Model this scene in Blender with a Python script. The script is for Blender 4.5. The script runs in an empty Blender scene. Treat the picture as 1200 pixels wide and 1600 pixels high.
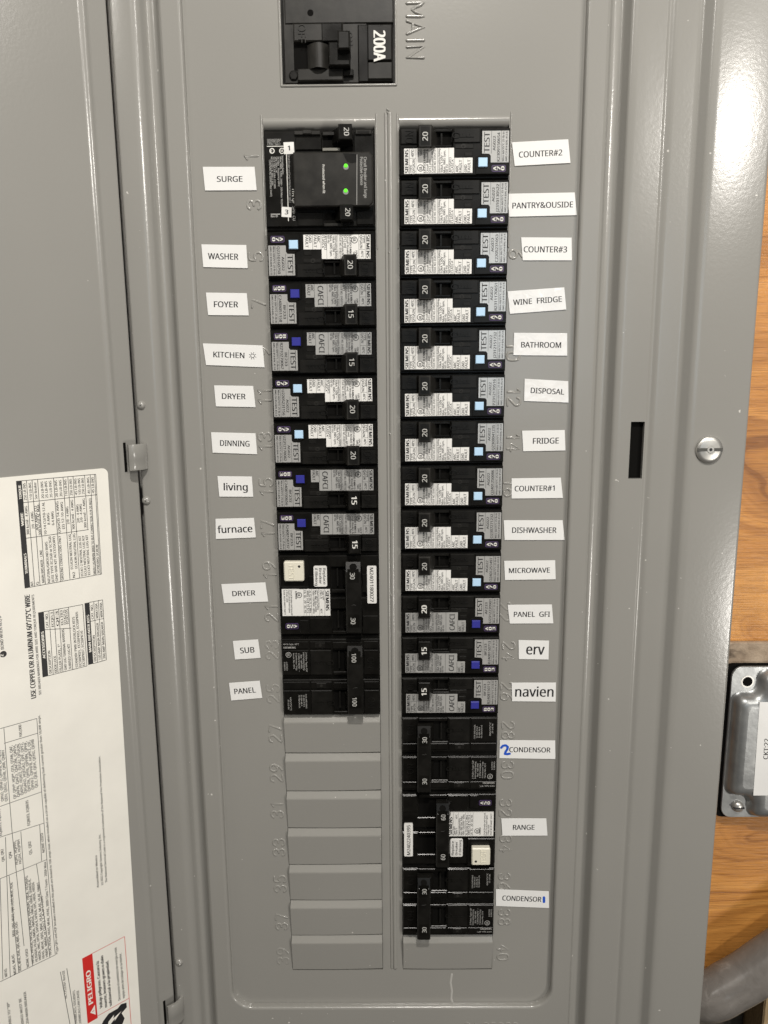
import bpy, math, random, os
from mathutils import Matrix, Vector
random.seed(7)
S = 0.001                                   # everything below is written in millimetres
scene = bpy.context.scene
C = scene.collection

# ------------------------------------------------------------------ camera
F_PX = 1199.958
CAM = Vector((-0.4234, -435.3228, -122.6549))
RV = Vector((0.18774097, 0.00581518, -0.00773729))
RCAM = Matrix.Rotation(RV.length, 3, RV.normalized())
BW = Matrix(((1, 0, 0), (0, 0, -1), (0, 1, 0)))          # world -> (right, down, forward)
W2C = RCAM @ BW
C2W = W2C.transposed()
cam_d = bpy.data.cameras.new("camera"); cam = bpy.data.objects.new("camera", cam_d); C.objects.link(cam)
cam_d.sensor_fit = 'VERTICAL'; cam_d.sensor_height = 24.0; cam_d.lens = 24.0 * F_PX / 1600.0
cam_d.clip_start = 0.01; cam_d.clip_end = 50.0
mw = Matrix.Identity(4)
for i in range(3):
    mw[i][0] = C2W[i][0]; mw[i][1] = -C2W[i][1]; mw[i][2] = -C2W[i][2]; mw[i][3] = CAM[i] * S
cam.matrix_world = mw
scene.camera = cam

# ------------------------------------------------------------------ world, lamps, exposure
world = bpy.data.worlds.new("World"); scene.world = world; world.use_nodes = True
wn = world.node_tree.nodes; wl = world.node_tree.links
bg = wn["Background"]
tc = wn.new("ShaderNodeTexCoord"); sx = wn.new("ShaderNodeSeparateXYZ"); rp = wn.new("ShaderNodeValToRGB")
mp = wn.new("ShaderNodeMapRange"); mp.inputs[1].default_value = -1; mp.inputs[2].default_value = 1
wl.new(tc.outputs["Generated"], sx.inputs[0]); wl.new(sx.outputs["Z"], mp.inputs[0]); wl.new(mp.outputs[0], rp.inputs[0])
wl.new(rp.outputs[0], bg.inputs[0])
rp.color_ramp.elements[0].position = 0.30; rp.color_ramp.elements[0].color = (0.16, 0.125, 0.095, 1)
rp.color_ramp.elements[1].position = 0.72; rp.color_ramp.elements[1].color = (0.95, 0.90, 0.82, 1)
bg.inputs[1].default_value = 0.13

def area(name, loc, target, size, power, color, size_y=None):
    d = bpy.data.lights.new(name, 'AREA'); d.energy = power; d.color = color
    d.shape = 'DISK' if size_y is None else 'RECTANGLE'; d.size = size
    if size_y: d.size_y = size_y
    o = bpy.data.objects.new(name, d); C.objects.link(o)
    o.location = loc
    o.rotation_euler = (Vector(target) - Vector(loc)).to_track_quat('-Z', 'Y').to_euler()
    return o
area("ceiling_lamp_centre", (0.06, -0.74, 0.62), (0.0, 0, -0.20), 0.05, 11.5, (1.0, 0.955, 0.89))
area("ceiling_lamp_right", (0.70, -1.20, 0.33), (0.05, 0, -0.15), 0.11, 6.2, (1.0, 0.955, 0.89))
area("ceiling_lamp_left", (-0.75, -1.10, 0.66), (-0.12, 0, -0.20), 0.07, 2.8, (1.0, 0.955, 0.89))
area("ceiling_lamp_far_right", (0.64, -0.70, 0.49), (0.0, 0, 0.0), 0.07, 1.5, (1.0, 0.955, 0.89))
area("fill_lamp_right", (1.05, -1.25, -0.72), (-0.05, 0, -0.42), 0.22, 8.5, (1.0, 0.955, 0.89))  # added fill to brighten the door label and right flange, no known source
area("window_glow", (0.34, -1.75, 0.0), (0.05, 0, -0.15), 0.36, 1.3, (0.70, 0.86, 1.0), 0.50)

vs = scene.view_settings
vs.view_transform = 'Standard'; vs.look = 'None'; vs.gamma = 1.0; vs.use_curve_mapping = False; vs.exposure = -0.28
scene.render.resolution_x = 768; scene.render.resolution_y = 1024

# ------------------------------------------------------------------ pixel -> place on a known plane
def ray(u, v):
    return C2W @ Vector(((u - 600) / F_PX, (v - 800) / F_PX, 1.0))
def at(u, v, y=0.0):
    w = ray(u, v); t = (y - CAM.y) / w.y
    p = CAM + t * w
    return p.x, p.z
HX, HY, TH = -142.0, -5.0, math.radians(42.0)         # door hinge line and how far the door stands off the panel
EX = Vector((math.cos(TH), math.sin(TH), 0)); EN = Vector((-math.sin(TH), math.cos(TH), 0)); P0 = Vector((HX, HY, 0))
def at_door(u, v, off=0.0):
    w = ray(u, v); t = ((P0 + EN * off) - CAM).dot(EN) / w.dot(EN)
    p = CAM + t * w
    return (p - P0).dot(EX), p.z

# ------------------------------------------------------------------ materials
def principled(name, col, rough=0.5, metal=0.0, spec=0.5, coat=0.0):
    m = bpy.data.materials.new(name); m.use_nodes = True
    b = m.node_tree.nodes["Principled BSDF"]
    b.inputs["Base Color"].default_value = (*col, 1); b.inputs["Roughness"].default_value = rough
    b.inputs["Metallic"].default_value = metal; b.inputs["Specular IOR Level"].default_value = spec
    b.inputs["Coat Weight"].default_value = coat
    return m
def nodes(m): return m.node_tree.nodes, m.node_tree.links, m.node_tree.nodes["Principled BSDF"]
def objcoord(m, scale=(1, 1, 1), rot=(0, 0, 0)):
    n, l, b = nodes(m)
    t = n.new("ShaderNodeTexCoord"); q = n.new("ShaderNodeMapping")
    q.inputs["Scale"].default_value = scale; q.inputs["Rotation"].default_value = rot
    l.new(t.outputs["Object"], q.inputs[0]); return q.outputs[0]
def noise(m, co, scale, detail=3, rough=0.5, dist=0.0):
    n, l, b = nodes(m); t = n.new("ShaderNodeTexNoise")
    t.inputs["Scale"].default_value = scale; t.inputs["Detail"].default_value = detail
    t.inputs["Roughness"].default_value = rough; t.inputs["Distortion"].default_value = dist
    l.new(co, t.inputs["Vector"]); return t.outputs["Fac"]
def ramp(m, fac, stops):
    n, l, b = nodes(m); r = n.new("ShaderNodeValToRGB")
    e = r.color_ramp.elements
    while len(e) < len(stops): e.new(0.5)
    for i, (p, c) in enumerate(stops):
        e[i].position = p; e[i].color = (*c, 1) if len(c) == 3 else c
    l.new(fac, r.inputs[0]); return r.outputs[0]
def mixc(m, fac, a, b2, mode='MIX'):
    n, l, b = nodes(m); x = n.new("ShaderNodeMix"); x.data_type = 'RGBA'; x.blend_type = mode
    for sock, val in ((x.inputs[0], fac), (x.inputs[6], a), (x.inputs[7], b2)):
        if isinstance(val, (int, float)): sock.default_value = val
        elif isinstance(val, tuple): sock.default_value = (*val, 1)
        else: l.new(val, sock)
    return x.outputs[2]
def bump(m, h, strength, dist):
    n, l, b = nodes(m); x = n.new("ShaderNodeBump")
    x.inputs["Strength"].default_value = strength; x.inputs["Distance"].default_value = dist
    l.new(h, x.inputs["Height"]); l.new(x.outputs[0], b.inputs["Normal"])
def setcol(m, c): n, l, b = nodes(m); l.new(c, b.inputs["Base Color"])
def setrough(m, f, lo, hi):
    n, l, b = nodes(m); x = n.new("ShaderNodeMapRange")
    x.inputs[1].default_value = 0.15; x.inputs[2].default_value = 0.85
    x.inputs[3].default_value = lo; x.inputs[4].default_value = hi
    l.new(f, x.inputs[0]); l.new(x.outputs[0], b.inputs["Roughness"])

def make_paint(name, col):
    m = principled(name, col, 0.30, 0.0, 0.55)
    co = objcoord(m)
    big = noise(m, co, 9, 3); fine = noise(m, co, 520, 2, 0.6); dust = noise(m, co, 330, 1)
    c = ramp(m, big, [(0.0, tuple(v * 0.93 for v in col)), (1.0, tuple(v * 1.07 for v in col))])
    fl = ramp(m, dust, [(0.795, (0, 0, 0)), (0.82, (1, 1, 1))])
    c = mixc(m, fl, c, (0.62, 0.60, 0.56))
    setcol(m, c); b_ = m.node_tree.nodes['Principled BSDF']; b_.inputs['Roughness'].default_value = 0.20
    n, l, b = nodes(m); ad = n.new("ShaderNodeMath"); ad.operation = 'MULTIPLY_ADD'
    l.new(noise(m, co, 11, 2), ad.inputs[0]); ad.inputs[1].default_value = 6.0; l.new(fine, ad.inputs[2])
    bump(m, ad.outputs[0], 0.09, 0.0004)
    return m
PAINT = make_paint("grey_enamel", (0.275, 0.268, 0.248))
def make_black(name, col, rough):
    m = principled(name, col, rough, 0, 0.26)
    co = objcoord(m)
    f = noise(m, co, 160, 4)
    c = ramp(m, f, [(0.35, tuple(v * 0.8 for v in col)), (0.72, tuple(v * 1.5 for v in col))])
    setcol(m, c); setrough(m, noise(m, co, 60, 3), rough - .08, rough + .12); bump(m, noise(m, co, 1500, 2), 0.08, 0.0002)
    return m
BLACK = make_black("black_moulded_plastic", (0.0060, 0.0056, 0.0048), 0.27)
BLACK2 = make_black("black_grained_plastic", (0.0085, 0.008, 0.007), 0.30)
DARK = principled("dark_cavity", (0.004, 0.0037, 0.0032), 0.8, 0, 0.08)  # near-black colour stands in for the shade inside holes and gaps
GREYBLK = make_black("charcoal_plastic", (0.017, 0.016, 0.014), 0.38)
def make_paper(name, col, rough, metal=0.0):
    m = principled(name, col, rough, metal); co = objcoord(m)
    f = noise(m, co, 45, 3)
    setcol(m, ramp(m, f, [(0.3, tuple(v * 0.94 for v in col)), (0.7, col)]))
    bump(m, noise(m, co, 120, 2), 0.10, 0.0006); return m
PAPER = make_paper("white_label_tape", (0.80, 0.797, 0.78), 0.26)
CRINKLE = make_paper("crinkled_label_tape", (0.80, 0.797, 0.785), 0.16)
def crinkle():
    m = CRINKLE; n, l, b = nodes(m); co = objcoord(m)
    v = n.new("ShaderNodeTexVoronoi"); v.feature = 'F1'; v.inputs["Scale"].default_value = 170; l.new(co, v.inputs["Vector"])
    x = n.new("ShaderNodeMath"); x.operation = 'ADD'; l.new(v.outputs["Distance"], x.inputs[0]); l.new(noise(m, co, 160, 4, .6, 1.0), x.inputs[1])
    bump(m, x.outputs[0], 0.28, 0.0012)
crinkle()
BRIGHT = make_paper("white_rating_label", (0.76, 0.75, 0.72), 0.40)
SILVER = make_paper("silver_foil_label", (0.56, 0.555, 0.535), 0.27, 0.42)
CREAM = make_paper("cream_printed_label", (0.86, 0.835, 0.765), 0.38)
TESTW = principled("ivory_push_button", (0.72, 0.69, 0.58), 0.4)
BLUEP = principled("pale_blue_button", (0.46, 0.66, 0.86), 0.4)
BLUED = principled("royal_blue_button", (0.028, 0.03, 0.26), 0.4)
PURPLE = principled("purple_outline", (0.09, 0.05, 0.16), 0.5)
TAGBLK = principled("dark_code_tag", (0.020, 0.015, 0.026), 0.45)
INK = principled("black_ink", (0.012, 0.012, 0.013), 0.5)
INKSOFT = principled("grey_ink", (0.03, 0.03, 0.03), 0.5)
WINK = principled("white_ink", (0.66, 0.65, 0.61), 0.5)
WSOFT = principled("worn_white_ink", (0.34, 0.335, 0.32), 0.5)
HINK = principled("handle_numeral_ink", (0.45, 0.445, 0.42), 0.5)
RED = principled("warning_red", (0.62, 0.022, 0.018), 0.4)
BLUEINK = principled("blue_marker_ink", (0.012, 0.085, 0.52), 0.45)
ZINC = principled("zinc_plated_steel", (0.52, 0.51, 0.48), 0.36, 0.75)
def make_steel():
    m = principled("galvanised_steel", (0.40, 0.40, 0.39), 0.34, 0.7); co = objcoord(m)
    f = noise(m, co, 60, 5, 0.6); setcol(m, ramp(m, f, [(0.3, (0.26, 0.267, 0.268)), (0.7, (0.43, 0.44, 0.435))]))
    setrough(m, noise(m, co, 90, 4), 0.28, 0.46); bump(m, noise(m, co, 250, 3), 0.15, 0.0005); return m
STEEL = make_steel()
LED = principled("green_led", (0.1, 0.7, 0.03), 0.3)
LED.node_tree.nodes["Principled BSDF"].inputs["Emission Color"].default_value = (0.16, 1.0, 0.03, 1)
LED.node_tree.nodes["Principled BSDF"].inputs["Emission Strength"].default_value = 0.75
LEDG = principled("clear_led_rim", (0.25, 0.25, 0.24), 0.25)
def make_wood():
    m = principled("varnished_plywood", (0.5, 0.26, 0.09), 0.36)
    n, l, b = nodes(m)
    co = objcoord(m)
    def math_(op, a, b2=None):
        x = n.new("ShaderNodeMath"); x.operation = op
        for i, v in enumerate((a, b2)):
            if v is None: continue
            if isinstance(v, (int, float)): x.inputs[i].default_value = v
            else: l.new(v, x.inputs[i])
        return x.outputs[0]
    sp = n.new("ShaderNodeSeparateXYZ"); l.new(co, sp.inputs[0])
    warp = math_('MULTIPLY', noise(m, objcoord(m, (5, 5, 11)), 1.0, 3, .55), 0.17)
    zz = math_('ADD', sp.outputs["Z"], warp)
    for (u, v, amp, rad) in ((1190, 1312, .075, .030), (1186, 1000, .07, .026), (1205, 560, .06, .03), (1180, 1450, -.035, .022), (1215, 780, .05, .025)):
        kx, kz = at(u, v, 36.0)
        dx = math_('MULTIPLY', math_('SUBTRACT', sp.outputs["X"], kx * S), .62); dz = math_('SUBTRACT', sp.outputs["Z"], kz * S)
        d2 = math_('DIVIDE', math_('ADD', math_('MULTIPLY', dx, dx), math_('MULTIPLY', dz, dz)), -rad * rad)
        zz = math_('ADD', zz, math_('MULTIPLY', math_('POWER', 2.718, d2), amp))
    cb = n.new("ShaderNodeCombineXYZ"); l.new(math_('MULTIPLY', sp.outputs["X"], .02), cb.inputs[0]); l.new(zz, cb.inputs[2])
    rings = noise(m, cb.outputs[0], 150, 3, .6)
    broad = noise(m, cb.outputs[0], 34, 2, .5)
    st = noise(m, objcoord(m, (45, 45, 1500)), 1.0, 5, 0.65, 0.5)
    c = ramp(m, broad, [(0.30, (0.36, 0.145, 0.034)), (0.52, (0.60, 0.270, 0.065)), (0.72, (0.76, 0.385, 0.110))])
    c = mixc(m, 0.75, c, ramp(m, rings, [(0.30, (0.50, 0.42, 0.36)), (0.42, (0.88, 0.85, 0.8)), (0.62, (1.06, 1.05, 1.03))]), 'MULTIPLY')
    c = mixc(m, 0.7, c, ramp(m, st, [(0.34, (0.52, 0.45, 0.38)), (0.5, (1, 1, 1)), (0.72, (1.18, 1.16, 1.1))]), 'MULTIPLY')
    crk = noise(m, objcoord(m, (80, 80, 260)), 1.0, 4, 0.7, 2.0)
    c = mixc(m, ramp(m, crk, [(0.715, (0, 0, 0)), (0.74, (1, 1, 1))]), c, (0.09, 0.035, 0.012))
    setcol(m, c); bump(m, st, 0.3, 0.001); return m
WOOD = make_wood()
def make_dusty(name, a, b2, sc=(1, 1, 1)):
    m = principled(name, a, 0.8); co = objcoord(m, sc)
    f = noise(m, co, 90, 6, 0.65, 0.6); g = noise(m, co, 22, 4, 0.6, 1.2)
    c = ramp(m, f, [(0.3, a), (0.7, b2)])
    c = mixc(m, ramp(m, g, [(0.56, (0, 0, 0)), (0.66, (1, 1, 1))]), c, tuple(v * 0.45 for v in a))
    setcol(m, c); bump(m, f, 0.6, 0.002); return m
DUSTY = make_dusty("dusty_timber", (0.24, 0.175, 0.12), (0.48, 0.38, 0.28))
BEAM = make_dusty("grimy_masonry", (0.05, 0.045, 0.038), (0.16, 0.145, 0.12))
STUDM = make_dusty("pale_stud_timber", (0.42, 0.29, 0.15), (0.56, 0.41, 0.23), (6, 6, 0.8))
def make_pvc():
    m = principled("grey_pvc", (0.20, 0.185, 0.17), 0.33); co = objcoord(m)
    f = noise(m, co, 55, 5, 0.65, 1.0)
    setcol(m, ramp(m, f, [(0.3, (0.14, 0.128, 0.116)), (0.6, (0.19, 0.175, 0.16)), (0.78, (0.32, 0.30, 0.28))]))
    setrough(m, noise(m, co, 40, 4), 0.18, 0.45); bump(m, noise(m, co, 45, 3, 0.5), 0.35, 0.003); return m
PVC = make_pvc()

# ------------------------------------------------------------------ glyphs (one conversion per character)
CHARS = "ABCDEFGHIJKLMNOPQRSTUVWXYZabcdefghijklmnopqrstuvwxyz0123456789#&/.,-:;()*'\"°~+|%íñ"
GL = {}; CAP = {}
def build_glyphs():
    """outline, faces and advance of every character, all scaled to cap height 1 (Blender's own fonts only)"""
    try:
        face = bpy.data.fonts.load(os.path.join(bpy.utils.resource_path('LOCAL'), "datafiles", "fonts", "NotoSansMath-Regular.woff2"))
    except Exception:
        face = None
    tmp = []
    def mk(body, off, fc):
        cu = bpy.data.curves.new("glyph", 'FONT'); cu.body = body
        if fc: cu.font = fc
        cu.resolution_u = 3; cu.offset = off; cu.size = 1.0
        o = bpy.data.objects.new("glyph", cu); C.objects.link(o); tmp.append(o); return o
    work = []
    for st, off in (('r', 0.0),):
        for ch in CHARS:
            fc = None if ch in "°íñ" else face
            off_ = off
            work.append((st, ch, mk(ch, off_, fc), mk("H" + ch + "H", off, fc), mk("HH", off, fc), mk("H", off, fc)))
    dg = bpy.context.evaluated_depsgraph_get(); dg.update()
    def grab(o):
        me = bpy.data.meshes.new_from_object(o.evaluated_get(dg), depsgraph=dg)
        v = [tuple(p.co[:2]) for p in me.vertices]; f = [tuple(p.vertices) for p in me.polygons]
        bpy.data.meshes.remove(me); return v, f
    for st, ch, o, oh, b2, b1 in work:
        v, f = grab(o)
        cap = max(p[1] for p in grab(b1)[0])
        adv = max(p[0] for p in grab(oh)[0]) - max(p[0] for p in grab(b2)[0])
        GL[(st, ch)] = ([(x / cap, y / cap) for x, y in v], f, adv / cap)
    GL[('r', ' ')] = ([], [], 0.38); CAP['r'] = 1.0
    for o in tmp:
        cu = o.data; bpy.data.objects.remove(o); bpy.data.curves.remove(cu)
build_glyphs()
def layout(s, st='r', track=0.0):
    """glyph placements and total width for cap height 1"""
    k = 1.0; x = 0.0; out = []; lo = None; hi = 0
    for ch in s:
        g = GL.get(('r', ch)) or GL[('r', ' ')]
        out.append((g, x))
        if g[0]:
            a = x + min(p[0] for p in g[0]); b = x + max(p[0] for p in g[0])
            lo = a if lo is None else lo; hi = max(hi, b)
        x += g[2] + track
    lo = lo or 0.0
    return [(g, (gx - lo) * k) for g, gx in out], (hi - lo) * k, k

# ------------------------------------------------------------------ mesh builder (x right, y away, z up; mm)
HEAVY = {'r': (-.03, .03), 's': (-.035, .035), 'b': (-.075, 0.0, .075)}
class MB:
    def __init__(s): s.v = []; s.f = []; s.m = []; s.sm = []; s.mats = []
    def mi(s, m):
        if m not in s.mats: s.mats.append(m)
        return s.mats.index(m)
    def add(s, vs_, fs, m, smooth=False):
        b = len(s.v); s.v += [tuple(p) for p in vs_]; k = s.mi(m)
        for f in fs:
            s.f.append(tuple(b + i for i in f)); s.m.append(k); s.sm.append(smooth)
    def box(s, x0, x1, y0, y1, z0, z1, m):
        v = [(x, y, z) for x in (x0, x1) for y in (y0, y1) for z in (z0, z1)]
        s.add(v, [(0, 1, 3, 2), (4, 6, 7, 5), (0, 4, 5, 1), (2, 3, 7, 6), (0, 2, 6, 4), (1, 5, 7, 3)], m)
    def poly(s, pts, yf, yb, m, c=0.0, front=True):
        """polygon in x,z (counter-clockwise from the front) pushed back from yf to yb with a chamfer c"""
        n = len(pts)
        def off(d):
            r = []
            for i in range(n):
                p0 = Vector(pts[i - 1]); p1 = Vector(pts[i]); p2 = Vector(pts[(i + 1) % n])
                e1 = (p1 - p0).normalized(); e2 = (p2 - p1).normalized()
                n1 = Vector((-e1.y, e1.x)); n2 = Vector((-e2.y, e2.x))
                k = 1 + n1.dot(n2); q = (n1 + n2) / max(k, 0.2)
                r.append(p1 + q * d)
            return r
        if c > 0:
            a = off(c)
            v = [(p.x, yf, p.y) for p in a] + [(p[0], yf + c, p[1]) for p in pts] + [(p[0], yb, p[1]) for p in pts]
            fs = [tuple(range(n))]
            for i in range(n):
                j = (i + 1) % n
                fs += [(i, n + i, n + j, j), (n + i, 2 * n + i, 2 * n + j, n + j)]
        else:
            v = [(p[0], yf, p[1]) for p in pts] + [(p[0], yb, p[1]) for p in pts]
            fs = [tuple(range(n))] + [(i, n + i, n + (i + 1) % n, (i + 1) % n) for i in range(n)]
        s.add(v, fs, m)
    def rect(s, x0, x1, z0, z1, yf, yb, m, c=0.0):
        s.poly([(x0, z0), (x1, z0), (x1, z1), (x0, z1)], yf, yb, m, c)
    def rrect(s, x0, x1, z0, z1, r, yf, yb, m, c=0.0, k=4):
        s.poly(rr(x0, x1, z0, z1, r, k), yf, yb, m, c)
    def text(s, t, x, z, h, y, m, ang=0.0, width=None, xs=1.0, align='l', st='r', raise_=0.0, track=0.0, zmax=None):
        lay, w, k = layout(t, st, track)
        sx_ = xs * h
        if width: sx_ = width / w
        tw = w * sx_
        ox = {'l': 0, 'c': -tw / 2, 'r': -tw}[align]
        ca, sa = math.cos(ang), math.sin(ang)
        for (gv, gf, _), gx in lay:
            if not gv: continue
            for si, sh in enumerate(HEAVY[st]):                # heavier print is laid on in two or three passes
              pts = []
              for a, b in gv:
                p = ox + gx * sx_ + (a * k + sh) * sx_; q = b * k * h
                pts.append((x + p * ca - q * sa, z + p * sa + q * ca))
              if raise_ == 0: s.add([(p[0], y - .006 * si, p[1]) for p in pts], gf, m)
            if raise_ > 0:
                n = len(pts); cnt = {}
                for f in gf:
                    for i in range(len(f)):
                        e = (f[i], f[(i + 1) % len(f)]); cnt[e] = 1
                side = [(a, b, b + n, a + n) for (a, b) in cnt if (b, a) not in cnt]
                s.add([(p[0], y - raise_, p[1]) for p in pts] + [(p[0], y, p[1]) for p in pts], list(gf) + side, m)
        return tw
    def disc(s, x, z, r, y, m, n=20, yb=None, ch=0.0):
        pts = [(x + r * math.cos(2 * math.pi * i / n), z + r * math.sin(2 * math.pi * i / n)) for i in range(n)]
        if yb is None: s.add([(p[0], y, p[1]) for p in pts], [tuple(range(n))], m)
        else: s.poly(pts, y, yb, m, ch)
    def ring(s, x, z, r0, r1, y, m, n=24):
        v = []
        for i in range(n):
            a = 2 * math.pi * i / n
            v += [(x + r0 * math.cos(a), y, z + r0 * math.sin(a)), (x + r1 * math.cos(a), y, z + r1 * math.sin(a))]
        s.add(v, [(2 * i, 2 * i + 1, (2 * i + 3) % (2 * n), (2 * i + 2) % (2 * n)) for i in range(n)], m)
    def line(s, p, q, w, y, m):
        p = Vector(p); q = Vector(q); d = (q - p).normalized(); n = Vector((-d.y, d.x)) * (w / 2)
        s.add([(a.x, y, a.y) for a in (p - n, q - n, q + n, p + n)], [(0, 1, 2, 3)], m)
    def flat(s, pts, y, m): s.add([(p[0], y, p[1]) for p in pts], [tuple(range(len(pts)))], m)
    def extrude(s, prof, z0, z1, m, smooth=True):
        """open profile of (x, y) swept up z"""
        n = len(prof)
        s.add([(x, y, z0) for x, y in prof] + [(x, y, z1) for x, y in prof],
              [(i, i + 1, n + i + 1, n + i) for i in range(n - 1)], m, smooth)
    def bead(s, pts, r, hgt, y, m, n=6):
        """half round pressed bead along a polyline in the x,z plane"""
        P = [Vector(p) for p in pts]; N = len(P); vv = []; ff = []
        for i in range(N):
            a = P[max(i - 1, 0)]; b = P[min(i + 1, N - 1)]; d = (b - a).normalized(); nn = Vector((-d.y, d.x))
            for j in range(n + 1):
                t = math.pi * j / n
                q = P[i] + nn * (r * math.cos(t))
                vv.append((q.x, y + 0.05 - hgt * math.sin(t), q.y))
        for i in range(N - 1):
            for j in range(n):
                a = i * (n + 1) + j
                ff.append((a, a + 1, a + n + 2, a + n + 1))
        s.add(vv, ff, m, True)
        for e in (0, N - 1):                      # rounded ends
            c = P[e]; d = (P[e] - P[1 if e == 0 else N - 2]).normalized(); nn = Vector((-d.y, d.x))
            vv = []; ff = []
            for k in range(4):
                ph = math.pi / 2 * k / 3
                for j in range(n + 1):
                    t = math.pi * j / n
                    q = c + nn * (r * math.cos(t) * math.cos(ph)) + d * (r * math.sin(ph) * abs(math.sin(t)) ** 0.5)
                    vv.append((q.x, y + 0.05 - hgt * math.sin(t) * math.cos(ph), q.y))
            for k in range(3):
                for j in range(n):
                    a = k * (n + 1) + j; ff.append((a, a + 1, a + n + 2, a + n + 1))
            s.add(vv, ff, m, True)
    def tube(s, pts, rad, m, n=20):
        P = [Vector(p) for p in pts]; vv = []; ff = []
        for i, p in enumerate(P):
            d = (P[min(i + 1, len(P) - 1)] - P[max(i - 1, 0)]).normalized()
            a = d.cross(Vector((0, 1, 0))).normalized(); b = d.cross(a)
            for j in range(n):
                t = 2 * math.pi * j / n; q = p + a * (rad * math.cos(t)) + b * (rad * math.sin(t)); vv.append(q)
        for i in range(len(P) - 1):
            for j in range(n): ff.append((i * n + j, i * n + (j + 1) % n, (i + 1) * n + (j + 1) % n, (i + 1) * n + j))
        s.add(vv, ff, m, True)
    def mesh(s, name):
        me = bpy.data.meshes.new(name)
        me.from_pydata([(a * S, b * S, c * S) for a, b, c in s.v], [], s.f)
        for m in s.mats: me.materials.append(m)
        me.polygons.foreach_set("material_index", s.m); me.polygons.foreach_set("use_smooth", s.sm)
        me.update(); return me
def rr(x0, x1, z0, z1, r, k=4):
    out = []
    for cx, cz, a0 in ((x1 - r, z0 + r, -90), (x1 - r, z1 - r, 0), (x0 + r, z1 - r, 90), (x0 + r, z0 + r, 180)):
        for i in range(k + 1):
            a = math.radians(a0 + 90 * i / k); out.append((cx + r * math.cos(a), cz + r * math.sin(a)))
    return out

def link(name, data, parent=None, loc=(0, 0, 0), rot=(0, 0, 0)):
    o = bpy.data.objects.new(name, data); C.objects.link(o)
    o.parent = parent; o.location = Vector(loc) * S; o.rotation_euler = rot
    return o
def tag(o, label=None, cat=None, group=None, kind=None):
    if label: o["label"] = label
    if cat: o["category"] = cat
    if group: o["group"] = group
    if kind: o["kind"] = kind
    return o
UP, DN = math.pi / 2, -math.pi / 2

# ------------------------------------------------------------------ setting: plywood wall behind the panel
WY = 36.0
w = MB(); w.box(-420, 520, WY, WY + 18, -548, 260, WOOD)
tag(link("wall", w.mesh("wall")), kind="structure")
w = MB(); w.box(-420, 520, WY + 60, WY + 90, -1000, -500, BEAM)
tag(link("foundation", w.mesh("foundation")), kind="structure")

# ------------------------------------------------------------------ electrical panel
PITCH = 25.4
PB = Vector((30.0, WY, -640.0))
panel = link("electrical_panel", None, None, PB)
tag(panel, "tall grey enamelled breaker panel with its door swung open to the left", "electrical panel")
LX0, LX1, RX0, RX1 = -65.3, -6.45, 6.45, 64.4
LC, RC = (LX0 + LX1) / 2, (RX0 + RX1) / 2
ZT, ZB = 170.0, -640.0
TY = -4.0                                        # front of the trim; the dead front lies at 0

STROKE = {
 '0': [[(0, .25), (0, .75), (.12, .95), (.3, 1), (.48, .95), (.6, .75), (.6, .25), (.48, .05), (.3, 0), (.12, .05), (0, .25)]],
 '1': [[(.08, .78), (.3, 1), (.3, 0)]],
 '2': [[(0, .76), (.08, .94), (.3, 1), (.52, .94), (.6, .74), (.52, .54), (0, 0), (.6, 0)]],
 '3': [[(0, .82), (.12, .96), (.3, 1), (.5, .94), (.58, .76), (.48, .58), (.26, .53)], [(.26, .53), (.5, .47), (.6, .26), (.5, .06), (.3, 0), (.1, .05), (0, .2)]],
 '4': [[(.46, 0), (.46, 1), (0, .3), (.62, .3)]],
 '5': [[(.56, 1), (.1, 1), (.04, .55), (.3, .63), (.52, .54), (.6, .32), (.5, .08), (.28, 0), (.08, .04), (0, .16)]],
 '6': [[(.5, .98), (.2, .75), (.03, .42), (.02, .2), (.14, .03), (.3, 0), (.48, .04), (.6, .22), (.58, .42), (.45, .55), (.28, .57), (.1, .48), (.03, .36)]],
 '7': [[(0, 1), (.6, 1), (.2, 0)]],
 '8': [[(.3, .53), (.1, .62), (.04, .78), (.12, .95), (.3, 1), (.48, .95), (.56, .78), (.5, .62), (.3, .53), (.08, .44), (0, .24), (.1, .05), (.3, 0), (.5, .05), (.6, .24), (.52, .44), (.3, .53)]],
 '9': [[(.1, .02), (.4, .25), (.57, .58), (.58, .8), (.46, .97), (.3, 1), (.12, .96), (0, .78), (.02, .58), (.15, .45), (.32, .43), (.5, .52), (.57, .64)]],
 'M': [[(0, 0), (0, 1), (.35, .3), (.7, 1), (.7, 0)]], 'A': [[(0, 0), (.35, 1), (.7, 0)], [(.13, .35), (.57, .35)]],
 'I': [[(.1, 0), (.1, 1)]], 'N': [[(0, 0), (0, 1), (.6, 0), (.6, 1)]], 'D': [[(0, 0), (0, 1), (.3, 1), (.55, .8), (.6, .5), (.55, .2), (.3, 0), (0, 0)]],
}
def smooth_line(l):
    if len(l) < 5: return l
    P = [Vector(p) for p in l]; out = []
    for i in range(len(P) - 1):
        p0 = P[max(i - 1, 0)]; p1 = P[i]; p2 = P[i + 1]; p3 = P[min(i + 2, len(P) - 1)]
        for k in range(3):
            t = k / 3
            out.append(0.5 * ((2 * p1) + (p2 - p0) * t + (2 * p0 - 5 * p1 + 4 * p2 - p3) * t * t + (3 * p1 - p0 - 3 * p2 + p3) * t ** 3))
    out.append(P[-1]); return [tuple(p) for p in out]
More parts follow.
